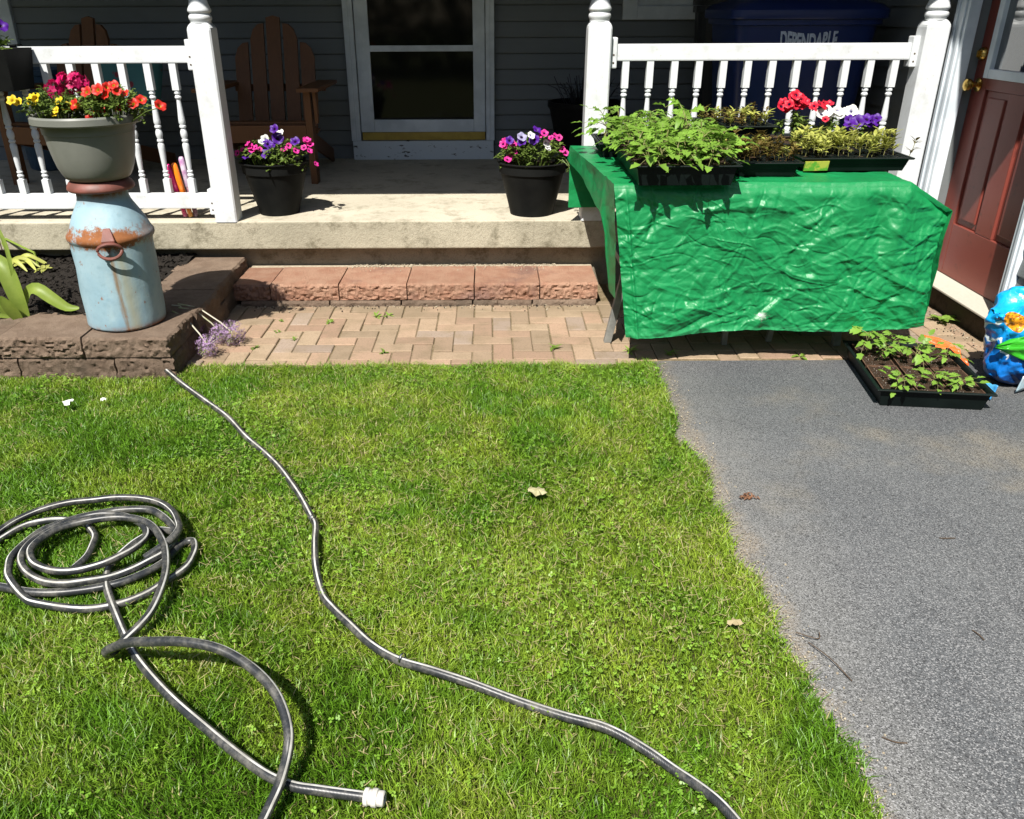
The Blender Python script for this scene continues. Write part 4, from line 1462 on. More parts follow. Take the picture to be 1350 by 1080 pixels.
# flowering plants at the back right
pt = thing('petunia_plant', 'scarlet petunia plant at the back of the tarp table', 'flowering plant', (1.39, 3.95, TZ + .05))
foliage('foliage', pt, (1.38, 3.93, TZ + .05), .1, .08, .13, 260, .035, .016, M['foliage'], 0, 11)
flowers_on(pt, 'coral', [(1.253, .964), (1.275, .975), (1.298, 1.0), (1.318, .998), (1.338, .993), (1.33, .963), (1.275, .95), (1.36, .975), (1.40, .962), (1.43, .965), (1.469, .972), (1.31, .97), (1.26, .985), (1.285, .962), (1.32, .98), (1.355, .985), (1.305, 1.01), (1.345, .965), (1.385, .955), (1.415, .972), (1.45, .968)], 3.902, s=.84, push=1.035)
pt = thing('petunia_plant', 'white petunia plant beside the scarlet one at the back of the table', 'flowering plant', (1.55, 3.95, TZ + .05))
foliage('foliage', pt, (1.54, 3.93, TZ + .05), .09, .07, .11, 220, .035, .016, M['foliage'], 0, 12)
flowers_on(pt, 'white', [(1.425, .935), (1.45, .944), (1.475, .938), (1.5, .945), (1.525, .938), (1.55, .945), (1.575, .937), (1.465, .925), (1.54, .928), (1.51, .93)], 3.892, s=1.0, push=1.035)
flowers_on(pt, 'coral', [(1.433, .915)], 3.850, s=.7, push=1.035)
pt = thing('petunia_plant', 'deep purple petunia plant at the back right corner of the table', 'flowering plant', (1.65, 3.9, TZ + .05))
foliage('foliage', pt, (1.63, 3.88, TZ + .05), .08, .07, .09, 180, .04, .02, M['foliage'], 0, 13)
flowers_on(pt, 'purple', [(1.52, .903), (1.545, .89), (1.565, .905), (1.54, .91), (1.61, .916), (1.635, .908), (1.65, .918), (1.62, .9)], 3.829, s=1.1, push=1.035)

# tray on the driveway
ft = thing('seedling_tray', 'black tray of potted tomato seedlings on the driveway', 'seedling tray', (1.658, 2.982, .001), None, -.125)
tray_parts(ft, .395, .49, .075, soil=False)
Rz = Matrix.Rotation(-.125, 3, 'Z')
pp = thing('peat_pot', 'brown peat pot in the tray on the driveway', 'plant pot', (0, 0, 0), 'peat pots in the driveway tray')
b = MB()
a0, a1, h = .045, .056, .062
ring = lambda a, z: [(-a, -a, z), (a, -a, z), (a, a, z), (-a, a, z)]
Rr = [ring(a0, 0), ring(a1, h), ring(a1 - .004, h), ring(a1 - .006, h - .012)]
b.add([p for r in Rr for p in r], [(3, 2, 1, 0)] + [(i * 4 + k, i * 4 + (k + 1) % 4, i * 4 + 4 + (k + 1) % 4, i * 4 + 4 + k) for i in range(3) for k in range(4)])
b.build('pot_wall', M['peat'], pp, local=True)
b = MB()
gx, gy = np.meshgrid(np.linspace(-.05, .05, 12), np.linspace(-.05, .05, 12))
b.grid(np.stack([gx, gy, h - .012 + .012 * vn(gx, gy, 50, 14)], -1)); b.build('soil', M['soil'], pp, smooth=True, local=True)
first = True
for j in range(4):
    for i in range(3):
        if (i, j) == (1, 1): pass
        o = pp if first else copy_tree(pp)
        first = False
        v = Rz @ Vector((-.122 + .122 * i, -.174 + .116 * j, 0))
        o.location = (1.658 + v.x, 2.982 + v.y, .008)
        where = ('left', 'middle', 'right')[i] + ' of the ' + ('front', 'second', 'third', 'back')[j] + ' row of the driveway tray'
        o['label'] = 'brown peat pot at the ' + where
        o.rotation_euler = (random.uniform(-.05, .05), random.uniform(-.05, .05), -.125 + random.uniform(-.05, .05))
        if (i, j) in ((0, 0), (1, 0), (2, 0), (0, 3), (1, 3), (2, 2), (0, 2), (1, 2)):
            sdl = copy_tree(protos[random.choice([k for k in range(4) if used[k]])])
            sdl['label'] = 'tomato seedling in the pot at the ' + where
            sdl['group'] = 'tomato seedlings in the driveway tray'
            sdl.location = (1.658 + v.x + random.uniform(-.02, .02), 2.982 + v.y + random.uniform(-.02, .02), .055)
            k = random.uniform(.68, .9) * (.85 if j == 0 else 1)
            sdl.scale = (k, k, k)
            sdl.rotation_euler = (random.uniform(-.3, .3), random.uniform(-.3, .3), random.uniform(0, 6.3))

# ------------------------------------------------------------------ soil bag, wrapper
q = N('soil_bag_plastic')
o = q.co(); X = q.xyz(o)
nb = q.noise(5, 3, .5)
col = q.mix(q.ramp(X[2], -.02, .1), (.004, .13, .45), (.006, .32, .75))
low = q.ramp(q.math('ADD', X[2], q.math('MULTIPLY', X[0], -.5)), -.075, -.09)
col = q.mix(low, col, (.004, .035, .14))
dsk = q.n('ShaderNodeVectorMath', operation='DISTANCE')
q.t.links.new(q.co((1, .35, .8)), dsk.inputs[0]); dsk.inputs[1].default_value = (-.134, -.03, .09)
sun_ = q.ramp(dsk.outputs['Value'], .03, .032, 1, 0)
col = q.mix(sun_, col, q.mix(q.ramp(q.noise(70, 2), .52, .56), (.75, .3, .01), (.3, .1, .01)))
zig = q.math('ABSOLUTE', q.math('SUBTRACT', q.math('ADD', X[0], q.math('MULTIPLY', q.math('SINE', q.math('MULTIPLY', X[2], 34)), .016)), -.158))
zig = q.math('MULTIPLY', q.ramp(zig, .003, .005, 1, 0), q.math('MULTIPLY', q.ramp(X[2], -.06, -.05), q.ramp(X[2], .1, .09)))
col = q.mix(zig, col, (.7, .75, .78))
lt = q.vor(60, out='Color'); ls = q.n('ShaderNodeSeparateColor'); q.t.links.new(lt, ls.inputs[0])
nbb = q.bump(q.facet(14, o), .4, 1.0)
nbb = q.bump(q.facet(34, o), .25, 1.0, nbb)
M['bag'] = q.done(col, .28, nbb, spec=.5)
q = N('bag_green_print')
M['bag_green'] = q.done(q.mix(q.noise(9, 3), (.02, .34, .01), (.06, .48, .03)), .25, q.bump(q.facet(26, q.co()), .35, 1.0), spec=.6, trans=.15)
M['bag_white'] = simple('bag_inside', (.6, .66, .7), (.4, .6, .7), 12, .4)
bag = thing('soil_bag', 'crumpled blue plastic soil bag slumped against the wall by the red door', 'bag', (2.085, 3.0, .178))
bag.scale = (.84, .9, .86)
nu, nv = 96, 70
P = np.zeros((nv, nu, 3))
for j in range(nv):
    ph = -math.pi / 2 + math.pi * j / (nv - 1)
    for i in range(nu):
        th = 2 * math.pi * i / (nu - 1)
        cp, sp = math.cos(ph), math.sin(ph)
        e = lambda v, p: math.copysign(abs(v) ** p, v)
        x = .16 * e(cp, .45) * e(math.cos(th), .7); y = .115 * e(cp, .45) * e(math.sin(th), .7); z = .2 * e(sp, .7)
        k = math.cos(th); s2 = math.sin(th)
        cr = .034 * (float(ridge(k + z * 4, s2 + z * 3, 1.9, 40)) - .5) + .016 * (float(ridge(k * 1.2 + z * 9, s2 + z * 5, 3.4, 41)) - .5) + .006 * (float(ridge(k * 2 + z * 14, s2 * 2, 5, 42)) - .5)
        x += (k * cr - .03 * (z + .2) * 1.0 * .4) * (cp ** .3 if cp > 0 else 0) - .1 * max(0, z) * .3; y += s2 * cr
        if z > .13: z += .035 * math.sin(3 * th + 1)
        P[j, i] = (x, y, z)
P[:, -1] = P[:, 0]
b = MB(); b.grid(P); b.build('bag_body', M['bag'], bag, smooth=True, ang=180, local=True, weld=.0005)
gx, gy = np.meshgrid(np.linspace(0, 1, 16), np.linspace(-1, 1, 14))
gxx = -.195 + .34 * gx
gzz = .0 + .05 * gx + gy * (.008 + .19 * gx * (1 - .3 * gx))
gyy = -.1 - .115 * np.sin(gx * 1.9) + .02 * np.abs(gy) + .03 * (ridge(gx, gy, 3, 44) - .5)
b = MB(); b.grid(np.stack([gxx, gyy, gzz], -1)); fo = b.build('folded_flap', M['bag_green'], bag, smooth=True, ang=180, local=True)
md = fo.modifiers.new('thick', 'SOLIDIFY'); md.thickness = .003
gx, gy = np.meshgrid(np.linspace(0, 1, 10), np.linspace(0, 1, 8))
b = MB(); b.grid(np.stack([-.09 + .1 * gx, -.145 + .03 * gx - .02 * gy, -.2 + .085 * gy * (1 - .35 * gx) + .02 * gx + .01 * vn(gx, gy, 5, 45)], -1))
fo = b.build('torn_corner', M['bag_white'], bag, smooth=True, ang=180, local=True)
md = fo.modifiers.new('thick', 'SOLIDIFY'); md.thickness = .002
# a few scraps of broken white lettering low on the bag
cu = bpy.data.curves.new('bag_print', 'FONT'); cu.body = 'or'; cu.size = .05
tmp = bpy.data.objects.new('tmp', cu); C.objects.link(tmp)
me = bpy.data.meshes.new_from_object(tmp.evaluated_get(bpy.context.evaluated_depsgraph_get()))
bpy.data.objects.remove(tmp)
me.materials.append(M['bag_white'])
me.name = 'print'
link('print', me, bag, (-.03, -.148, -.12), (math.pi / 2 + .1, -.5, .1), (.8, 1, 1))

wr_ = thing('plastic_wrapper', 'crumpled orange and blue wrapper lying behind the driveway tray', 'wrapper', (1.9, 3.15, .03))
M['orange'] = simple('orange_plastic', (.75, .13, .02), (.6, .1, .02), 20, .35, .3, 40, .006, spec=.5)
M['sky_plastic'] = simple('light_blue_plastic', (.08, .35, .6), (.03, .2, .45), 20, .35, .3, 40, .006, spec=.5)
gx, gy = np.meshgrid(np.linspace(0, 1, 14), np.linspace(0, 1, 12))
def wsheet(name, o, ux, uy, m_, sd):
    P = np.zeros(gx.shape + (3,))
    for k in range(3):
        P[..., k] = o[k] + ux[k] * gx + uy[k] * gy
    P[..., 2] += .025 * (ridge(gx, gy, 2.5, sd) - .3)
    b = MB(); b.grid(P); f_ = b.build(name, m_, wr_, smooth=True, ang=180)
    md = f_.modifiers.new('thick', 'SOLIDIFY'); md.thickness = .002
wsheet('orange_side', (1.85, 3.17, .03), (.085, -.09, .0), (-.03, .09, .055), M['orange'], 50)
wsheet('blue_side', (1.83, 3.1, .03), (.06, -.06, 0), (.02, .07, .02), M['sky_plastic'], 51)
wsheet('blue_side', (1.868, 2.92, .01), (.012, -.11, 0), (.022, .01, .035), M['sky_plastic'], 52)

# ------------------------------------------------------------------ hoses
def smooth_path(pts, sub=6):
    out = []
    n = len(pts)
    P = [Vector(p) for p in pts]
    for i in range(n - 1):
        p0, p1, p2, p3 = P[max(i - 1, 0)], P[i], P[i + 1], P[min(i + 2, n - 1)]
        for k in range(sub):
            t = k / sub
            out.append(.5 * ((2 * p1) + (p2 - p0) * t + (2 * p0 - 5 * p1 + 4 * p2 - p3) * t * t + (3 * p1 - p0 - 3 * p2 + p3) * t ** 3))
    out.append(P[-1])
    return out


HR = .0104
def hose_part(pts, parent, stripe_k, sub=6, name='hose_length', twist=.004):
    b = MB()
    b.tube(smooth_path(pts, sub), HR, 28, 0, stripe=stripe_k, mi2=1, twist=twist)
    return b.build(name, [M['hose'], M['hose_stripe']], parent, smooth=True, ang=60)


LONG = [(-1.397, 3.171), (-1.342, 3.106), (-1.229, 2.975), (-1.092, 2.825), (-.96, 2.668), (-.849, 2.508), (-.766, 2.414), (-.691, 2.312), (-.625, 2.197), (-.577, 2.113), (-.532, 2.025), (-.508, 1.97), (-.492, 1.877), (-.47, 1.774), (-.433, 1.669), (-.393, 1.604), (-.343, 1.543), (-.284, 1.482), (-.217, 1.432), (-.137, 1.391), (-.052, 1.354), (.046, 1.311), (.139, 1.266), (.229, 1.225), (.298, 1.177), (.349, 1.131), (.39, 1.084), (.421, 1.04), (.453, .981), (.48, .9), (.5, .75), (.49, .5)]
hz = lambda i: .016 + .005 * math.sin(i * 1.7)
t = thing('garden_hose', 'long black hose with a pale stripe snaking across the lawn from the bed wall', 'garden hose', (-.4, 1.9, 0))
hose_part([(x, y, hz(i)) for i, (x, y) in enumerate(LONG)], t, (4, 5))
T = Matrix.Translation((-1.397, 3.171, .02)) @ Vector((-.055, .065, .01)).to_track_quat('Z', 'Y').to_matrix().to_4x4()
b = MB(); b.lathe([(.012, -.02), (.0135, -.015), (.0135, .02), (.016, .021), (.016, .034), (.012, .035)], 16, T=T); b.build('connector', M['hose_end'], t, smooth=True)
b = MB()
for (x, y) in ((-.522, 1.998), (-.208, 1.428)):
    b.lathe([(.0125, -.002), (.0128, 0), (.0125, .002)], 14, T=Matrix.Translation((x, y, .023)) @ Vector((.08, -.05, 0)).to_track_quat('Z', 'Y').to_matrix().to_4x4(), cap=(False, False))
b.build('clip', M['steel'], t, smooth=True)

P1 = [(-1.11, 1.775), (-1.099, 1.825), (-1.107, 1.882), (-1.118, 1.922), (-1.148, 1.96), (-1.187, 1.995), (-1.267, 2.008), (-1.323, 1.992), (-1.355, 1.962), (-1.377, 1.913), (-1.404, 1.831), (-1.392, 1.757), (-1.327, 1.712), (-1.262, 1.699), (-1.173, 1.677), (-1.088, 1.677), (-1.003, 1.697), (-.939, 1.731), (-.884, 1.796), (-.864, 1.88), (-.838, 1.898), (-.821, 1.869), (-.814, 1.83), (-.817, 1.773), (-.855, 1.706), (-.885, 1.663), (-.936, 1.628), (-1.015, 1.611), (-1.13, 1.632), (-1.18, 1.656), (-1.243, 1.712), (-1.272, 1.76), (-1.29, 1.82), (-1.274, 1.916), (-1.243, 1.957), (-1.189, 1.999), (-1.098, 2.034), (-1.011, 2.038), (-.959, 2.005), (-.911, 1.954), (-.884, 1.909), (-.881, 1.859), (-.893, 1.82), (-.917, 1.787), (-.947, 1.751), (-.991, 1.719), (-1.044, 1.695), (-1.093, 1.686), (-1.147, 1.695), (-1.204, 1.73), (-1.245, 1.776), (-1.263, 1.82), (-1.263, 1.872), (-1.24, 1.923), (-1.195, 1.98), (-1.135, 2.007), (-1.073, 1.998), (-1.006, 1.963), (-.971, 1.921), (-.96, 1.881), (-.965, 1.824), (-.995, 1.781), (-1.026, 1.751), (-1.08, 1.726), (-1.137, 1.727), (-1.193, 1.753), (-1.225, 1.789), (-1.24, 1.826), (-1.234, 1.872), (-1.21, 1.919), (-1.159, 1.952), (-1.096, 1.971), (-1.042, 1.971), (-.993, 1.955), (-.948, 1.921), (-.904, 1.862), (-.872, 1.803), (-.845, 1.728), (-.832, 1.654), (-.828, 1.576), (-.839, 1.527), (-.857, 1.483)]
ARC = [(-.872, 1.445, .026), (-.876, 1.432, .04), (-.862, 1.426, .055), (-.81, 1.412, .085), (-.743, 1.387, .11), (-.666, 1.364, .13), (-.594, 1.342, .135), (-.54, 1.318, .13), (-.485, 1.282, .12), (-.442, 1.24, .11), (-.414, 1.198, .095), (-.397, 1.155, .08), (-.396, 1.119, .06), (-.401, 1.072, .045), (-.411, 1.031, .035), (-.418, 1.004, .03), (-.43, .95, .025), (-.45, .8, .025)]
def z1(i):
    if i < 30: return .016
    if i < 46: return .03
    if i < 60: return .036
    if i < 76: return .046
    return max(.03, .05 - .004 * (i - 76))
t = thing('garden_hose', 'black hose lying in a loose coil with a raised loop on the lawn, left', 'garden hose', (-1.0, 1.7, 0))
hose_part([(x, y, z1(i)) for i, (x, y) in enumerate(P1)] + ARC, t, (8, 9), 5, twist=.0004)
P2 = [(-.232, 1.063, .022), (-.258, 1.067, .022), (-.331, 1.079, .022), (-.384, 1.091, .02), (-.441, 1.118, .02), (-.514, 1.169, .022), (-.593, 1.231, .024), (-.68, 1.303, .024), (-.755, 1.375, .022), (-.815, 1.441, .018), (-.868, 1.51, .018), (-.911, 1.572, .02), (-.958, 1.643, .02), (-.99, 1.698, .018), (-1.02, 1.774, .012), (-1.017, 1.832, .012), (-1.001, 1.884, .014), (-.984, 1.917, .014), (-.956, 1.943, .02), (-.92, 1.94, .022), (-.885, 1.92, .028)]
hose_part(P2, t, (5, 6))
P3 = [(-.93, 1.8, .03), (-.885, 1.85, .045), (-.868, 1.894, .055), (-.883, 1.935, .055), (-.921, 1.997, .05), (-.975, 2.05, .045), (-1.042, 2.083, .04), (-1.124, 2.097, .035), (-1.191, 2.089, .032), (-1.264, 2.077, .03), (-1.325, 2.044, .028), (-1.371, 1.993, .026), (-1.391, 1.939, .026), (-1.414, 1.831, .024), (-1.45, 1.7, .02)]
hose_part(P3, t, (9,))
T = Matrix.Translation((-.232, 1.063, .022)) @ Vector((.04, -.006, 0)).to_track_quat('Z', 'Y').to_matrix().to_4x4()
b = MB(); b.lathe([(.0125, -.012), (.0165, -.01), (.0168, -.003), (.0145, -.001), (.0145, .003), (.0172, .005), (.0172, .014), (.0145, .016), (.0145, .026), (.0125, .028), (.0095, .028), (.0095, .01)], 20, T=T)
b.build('connector', M['hose_end'], t, smooth=True, ang=30)

# ------------------------------------------------------------------ bubble wands
def wand(x0, y0, x1, y1, z1_, capm, tubem, lb, split):
    t = thing('bubble_wand', lb, 'toy', (x0, y0, PZ), 'bubble wands by the left post')
    a, c = Vector((x0, y0, PZ + .003)), Vector((x1, y1, z1_))
    mid = a.lerp(c, split)
    b = MB(); b.tube([a, mid], .0125, 12); b.build('tube', tubem, t, smooth=True)
    b = MB(); b.tube([mid, mid.lerp(c, .02), mid.lerp(c, .9), mid.lerp(c, .97), c], [.0125, .0155, .0155, .012, .008], 12); b.build('cap', capm, t, smooth=True, ang=50)


def shiny(name, c, c2=None):
    return simple(name, c, c2, 30, .22, spec=.6, coat=.3)


wand(-1.622, 4.365, -1.675, 4.37, .632, shiny('pink_plastic', (.8, .02, .22)), shiny('pink_tube', (.6, .03, .15), (.75, .25, .35)), 'hot pink bubble wand, leftmost of three leaning behind the rail', .48)
wand(-1.592, 4.36, -1.642, 4.37, .64, shiny('orange_cap', (.9, .22, .01)), shiny('orange_tube', (.65, .2, .03), (.75, .4, .1)), 'orange bubble wand between the pink and the purple one', .45)
wand(-1.57, 4.375, -1.604, 4.385, .668, shiny('purple_cap', (.4, .2, .38), (.6, .5, .6)), shiny('purple_tube', (.18, .06, .1), (.4, .25, .3)), 'purple bubble wand with a pale cap, rightmost and tallest', .5)

# ------------------------------------------------------------------ wooden chairs in the shade
def adirondack(loc, rz, lb):
    t = thing('adirondack_chair', lb, 'chair', loc, 'wooden porch chairs', rz)
    def pbox(name, pts8):
        b = MB(); b.add(pts8, [(3, 2, 1, 0), (4, 5, 6, 7), (0, 1, 5, 4), (1, 2, 6, 5), (2, 3, 7, 6), (3, 0, 4, 7)]); b.build(name, M['wood'], t, bevel=.003, local=True)
    def bx(name, a, c):
        pbox(name, [(a[0], a[1], a[2]), (c[0], a[1], a[2]), (c[0], c[1], a[2]), (a[0], c[1], a[2]), (a[0], a[1], c[2]), (c[0], a[1], c[2]), (c[0], c[1], c[2]), (a[0], c[1], c[2])])
    tops = [.80, .91, .955, .91, .80]
    for k in range(5):
        x = (k - 2) * .106
        hw = .044
        zt = tops[k]
        Yb = lambda z: .42 + (z - .25) * .22
        poly = [(-hw, .25), (hw, .25), (hw, zt - .05 - (.03 if k > 2 else 0)), (hw * .6 if k > 2 else hw, zt - (.02 if k != 2 else .0)), (hw * .1 if k != 2 else 0, zt), (-hw * .6 if k < 2 else -hw, zt - (.02 if k != 2 else .0)), (-hw, zt - .05 - (.03 if k < 2 else 0))]
        if k > 2: poly = [(-hw, .25), (hw, .25), (hw, zt - .09), (hw * .55, zt - .035), (-hw * .2, zt - .005), (-hw, zt)]
        if k < 2: poly = [(-hw, .25), (hw, .25), (hw, zt), (hw * .2, zt - .005), (-hw * .55, zt - .035), (-hw, zt - .09)]
        if k == 2: poly = [(-hw, .25), (hw, .25), (hw, zt - .012), (0, zt), (-hw, zt - .012)]
        n = len(poly)
        b = MB()
        b.add([(x + px, Yb(pz), pz) for px, pz in poly] + [(x + px, Yb(pz) + .02, pz) for px, pz in poly], [tuple(range(n)), tuple(reversed(range(n, 2 * n)))] + [(i, n + i, n + (i + 1) % n, (i + 1) % n) for i in range(n)])
        b.build('back_slat', M['wood'], t, local=True)
    for k in range(5):
        y = .03 + .085 * k; z = .37 - .022 * k
        bx('seat_slat', (-.27, y, z - .018), (.27, y + .075, z))
    bx('apron', (-.27, .0, .25), (.27, .022, .352))
    for sx in (-1, 1):
        bx('arm', (sx * .31 - .065, -.06, .545), (sx * .31 + .065, .62, .567))
        bx('front_leg', (sx * .291 - .02 + 0, .0, 0), (sx * .291 + .02, .09, .545))
        pbox('arm_bracket', [(sx * .335 - .01, .02, .36), (sx * .335 + .01, .02, .36), (sx * .335 + .01, .05, .36), (sx * .335 - .01, .05, .36), (sx * .335 - .01, .0, .545), (sx * .335 + .01, .0, .545), (sx * .335 + .01, .09, .545), (sx * .335 - .01, .09, .545)])
        x0, x1 = sx * .26 - .011, sx * .26 + .011
        pbox('side_rail', [(x0, .02, .25), (x1, .02, .25), (x1, .86, 0.0), (x0, .86, 0.0), (x0, .02, .35), (x1, .02, .35), (x1, .86, .09), (x0, .86, .09)])
    bx('back_brace', (-.3, .585, .5), (.3, .605, .545))


adirondack((-1.405, 5.27, PZ), 0, 'dark stained wooden slat chair behind the left post, beside the glass door')
adirondack((-2.72, 5.2, PZ), -.3, 'dark stained wooden slat chair behind the left railing, mostly hidden by the grey planter')
b = MB()
b.box((-.2, -.07, -.17), (.2, .07, .17))
cq = thing('cushion', 'dark red patterned cushion in the shade behind the left railing', 'cushion', (-2.25, 5.5, .95))
q = N('patterned_cushion')
M['cushion'] = q.done(q.mix(q.ramp(q.vor(14), .2, .3), (.2, .02, .03), (.05, .16, .16)), .8)
o = b.build('pillow', M['cushion'], cq, bevel=.06, local=True, smooth=True)
o.rotation_euler = (-.25, .1, -.3)
b = MB()
cq = thing('plastic_tub', 'dark blue plastic tub at the back wall behind the left railing', 'tub', (-3.05, 5.95, PZ))
b.lathe([(.16, 0), (.17, .01), (.22, .6), (.235, .61), (.235, .64), (.22, .64), (.2, .55)], 28, cap=(True, False))
M['tub'] = simple('blue_tub_plastic', (.03, .07, .11), (.02, .05, .09), 40, .4, .4, 60)
b.build('tub_wall', M['tub'], cq, smooth=True, local=True)

# dark urn with dry twigs behind the middle post
cq = thing('urn_planter', 'black urn of dry twigs in the shade behind the middle post', 'planter', (.62, 5.85, PZ))
b = MB(); b.lathe([(.13, 0), (.14, .01), (.19, .2), (.23, .38), (.245, .4), (.245, .43), (.225, .43), (.21, .36)], 30, cap=(True, False)); b.build('urn', M['black_plastic'], cq, smooth=True, local=True)
b = MB()
for k in range(70):
    a = random.uniform(0, 6.3); r_ = random.uniform(.05, .28)
    p2 = Vector((r_ * math.cos(a), r_ * math.sin(a), .43 + random.uniform(.03, .16)))
    b.tube([(p2.x * .4, p2.y * .4, .36), (p2.x * .75, p2.y * .75, .43 + random.uniform(.03, .1)), p2], .0022, 4)
b.build('twigs', M['dark_bin'], cq, local=True)

# ------------------------------------------------------------------ bins behind the right railing
bn = thing('wheeled_bin', 'big dark blue wheeled bin with white lettering behind the right railing', 'bin', (1.665, 5.05, PZ))
b = MB()
def rrect(w_, d_, r_, n_=5):
    out = []
    for cx_, cy_, a0 in ((w_ - r_, d_ - r_, 0), (-w_ + r_, d_ - r_, 1), (-w_ + r_, -d_ + r_, 2), (w_ - r_, -d_ + r_, 3)):
        for k in range(n_):
            a = (a0 + k / (n_ - 1)) * math.pi / 2
            out.append((cx_ + r_ * math.cos(a), cy_ + r_ * math.sin(a)))
    return out
def loft(mb, secs, cap=True):
    n = len(secs[0][0])
    vs = [(x, y, z) for poly, z in secs for x, y in poly]
    fs = [(i * n + k, i * n + (k + 1) % n, (i + 1) * n + (k + 1) % n, (i + 1) * n + k) for i in range(len(secs) - 1) for k in range(n)]
    if cap:
        fs += [tuple(reversed(range(n))), tuple((len(secs) - 1) * n + k for k in range(n))]
    mb.add(vs, fs)
loft(b, [(rrect(.29, .24, .06), .06), (rrect(.3, .26, .06), .1), (rrect(.375, .31, .07), .9), (rrect(.395, .33, .07), .905), (rrect(.395, .33, .07), .93)])
b.build('body', M['blue_bin'], bn, smooth=True, local=True)
b = MB()
loft(b, [(rrect(.41, .345, .07), .932), (rrect(.415, .35, .07), .94), (rrect(.415, .35, .07), .975), (rrect(.39, .32, .07), 1.0), (rrect(.3, .25, .07), 1.03)])
b.build('lid', M['blue_bin'], bn, smooth=True, local=True)
for sx in (-1, 1):
    b = MB(); b.lathe([(.12, -.025), (.13, -.02), (.13, .02), (.12, .025)], 24, T=Matrix.Translation((sx * .33, .3, .13)) @ Matrix.Rotation(math.pi / 2, 4, 'Y')); b.build('wheel', M['black_plastic'], bn, smooth=True, local=True)
cu = bpy.data.curves.new('bin_lettering', 'FONT')
cu.body = 'DEPENDABLE'
cu.align_x = 'CENTER'
cu.size = .1
cu.offset = .0042
tmp = bpy.data.objects.new('tmp', cu); C.objects.link(tmp)
bpy.context.view_layer.update()
me = bpy.data.meshes.new_from_object(tmp.evaluated_get(bpy.context.evaluated_depsgraph_get()))
bpy.data.objects.remove(tmp)
me.name = 'lettering'
xs_ = [v.co.x for v in me.vertices]; ys_ = [v.co.y for v in me.vertices]
w0, w1, h0, h1 = min(xs_), max(xs_), min(ys_), max(ys_)
for v in me.vertices:
    u = (v.co.x - (w0 + w1) / 2) / ((w1 - w0) / 2)
    t_ = (v.co.y - h0) / (h1 - h0)
    v.co.x = u * .152 * (1 - .03 * (1 - t_))
    v.co.y = -.03 + t_ * (.078 + .024 * u * u)
me.materials.clear(); me.materials.append(M['print_white'])
link('lettering', me, bn, (.005, -.3125, .815), (math.pi / 2 - .07, 0, 0))
dk = thing('trash_can', 'black ribbed bin half hidden behind the blue wheeled bin', 'bin', (1.62, 5.85, PZ))
b = MB()
prof = []
for k in range(40):
    a = 2 * math.pi * k / 40
    prof.append(((.3 + .006 * (k % 2)) * math.cos(a), (.3 + .006 * (k % 2)) * math.sin(a)))
loft(b, [([(x * .8, y * .8) for x, y in prof], 0), (prof, .96), ([(x * 1.05, y * 1.05) for x, y in prof], .962), ([(x * 1.05, y * 1.05) for x, y in prof], 1.0)])
b.build('body', M['dark_bin'], dk, local=True)
b = MB(); b.lathe([(.325, 1.002), (.325, 1.03), (.25, 1.09), (.02, 1.1)], 32, cap=(True, True)); b.build('lid', M['dark_bin'], dk, smooth=True, local=True)

# ------------------------------------------------------------------ alliums, bulbs, weeds
def allium(x, y, z, r_, base, lb, seed):
    rr = random.Random(seed)
    t = thing('allium_flower', lb, 'flower', (x, y, z), 'fallen alliums by the bed wall')
    b = MB()
    for k in range(260):
        d = Vector((rr.gauss(0, 1), rr.gauss(0, 1), rr.gauss(0, 1))).normalized()
        p = d * r_ * rr.uniform(.6, 1.1)
        sd = d.cross(Vector((.3, .2, 1))).normalized(); up_ = sd.cross(d)
        b.add([d * r_ * .1, p + sd * .0006, p - sd * .0006], [(0, 1, 2)], 1)
        for q_ in range(3):
            a = q_ * math.pi / 3 + rr.random()
            v = sd * math.cos(a) + up_ * math.sin(a)
            wv_ = d.cross(v) * .0012
            b.add([p - v * .0078 + d * .003, p + wv_, p + v * .0078 + d * .003, p - wv_], [(0, 1, 2, 3)], 0)
    b.build('flower_head', [M['allium'], M['allium_stem']], t, local=True)
    b = MB()
    bs = Vector(base)
    c = Vector((x, y, z))
    b.tube([bs, bs.lerp(c, .4) + Vector((0, 0, .035)), bs.lerp(c, .8) + Vector((0, 0, .02)), c], .0032, 6)
    b.build('stem', M['allium_stem'], t, smooth=True)


allium(-1.325, 3.46, .085, .036, (-1.42, 3.48, .17), 'smallest faded purple allium head nearest the milk can', 1)
allium(-1.155, 3.43, .06, .054, (-1.4, 3.5, .17), 'large purple allium head, furthest right over the pavers', 2)
allium(-1.215, 3.45, .055, .047, (-1.38, 3.45, .17), 'browned allium head lying behind the two large purple ones', 3)
allium(-1.225, 3.3, .05, .05, (-1.39, 3.4, .17), 'large purple allium head lying at the lawn edge', 4)


def strap_leaf(b, path, wmax, fold=.25, seg=12):
    P = smooth_path(path, seg // (len(path) - 1) + 1)
    n = len(P)
    rows = []
    for i, p in enumerate(P):
        u = i / (n - 1)
        t_ = (P[min(i + 1, n - 1)] - P[max(i - 1, 0)]).normalized()
        sd = t_.cross(Vector((.15, -.75, .65))).normalized()
        nn = sd.cross(t_)
        wd = wmax * (math.sin(math.pi * (u * .86 + .1)) ** .8)
        rows.append([p - sd * wd + nn * fold * wd, p - sd * wd * .5 + nn * fold * wd * .3, p, p + sd * wd * .5 + nn * fold * wd * .3, p + sd * wd + nn * fold * wd])
    b.grid(np.array([[tuple(v) for v in r] for r in rows]))


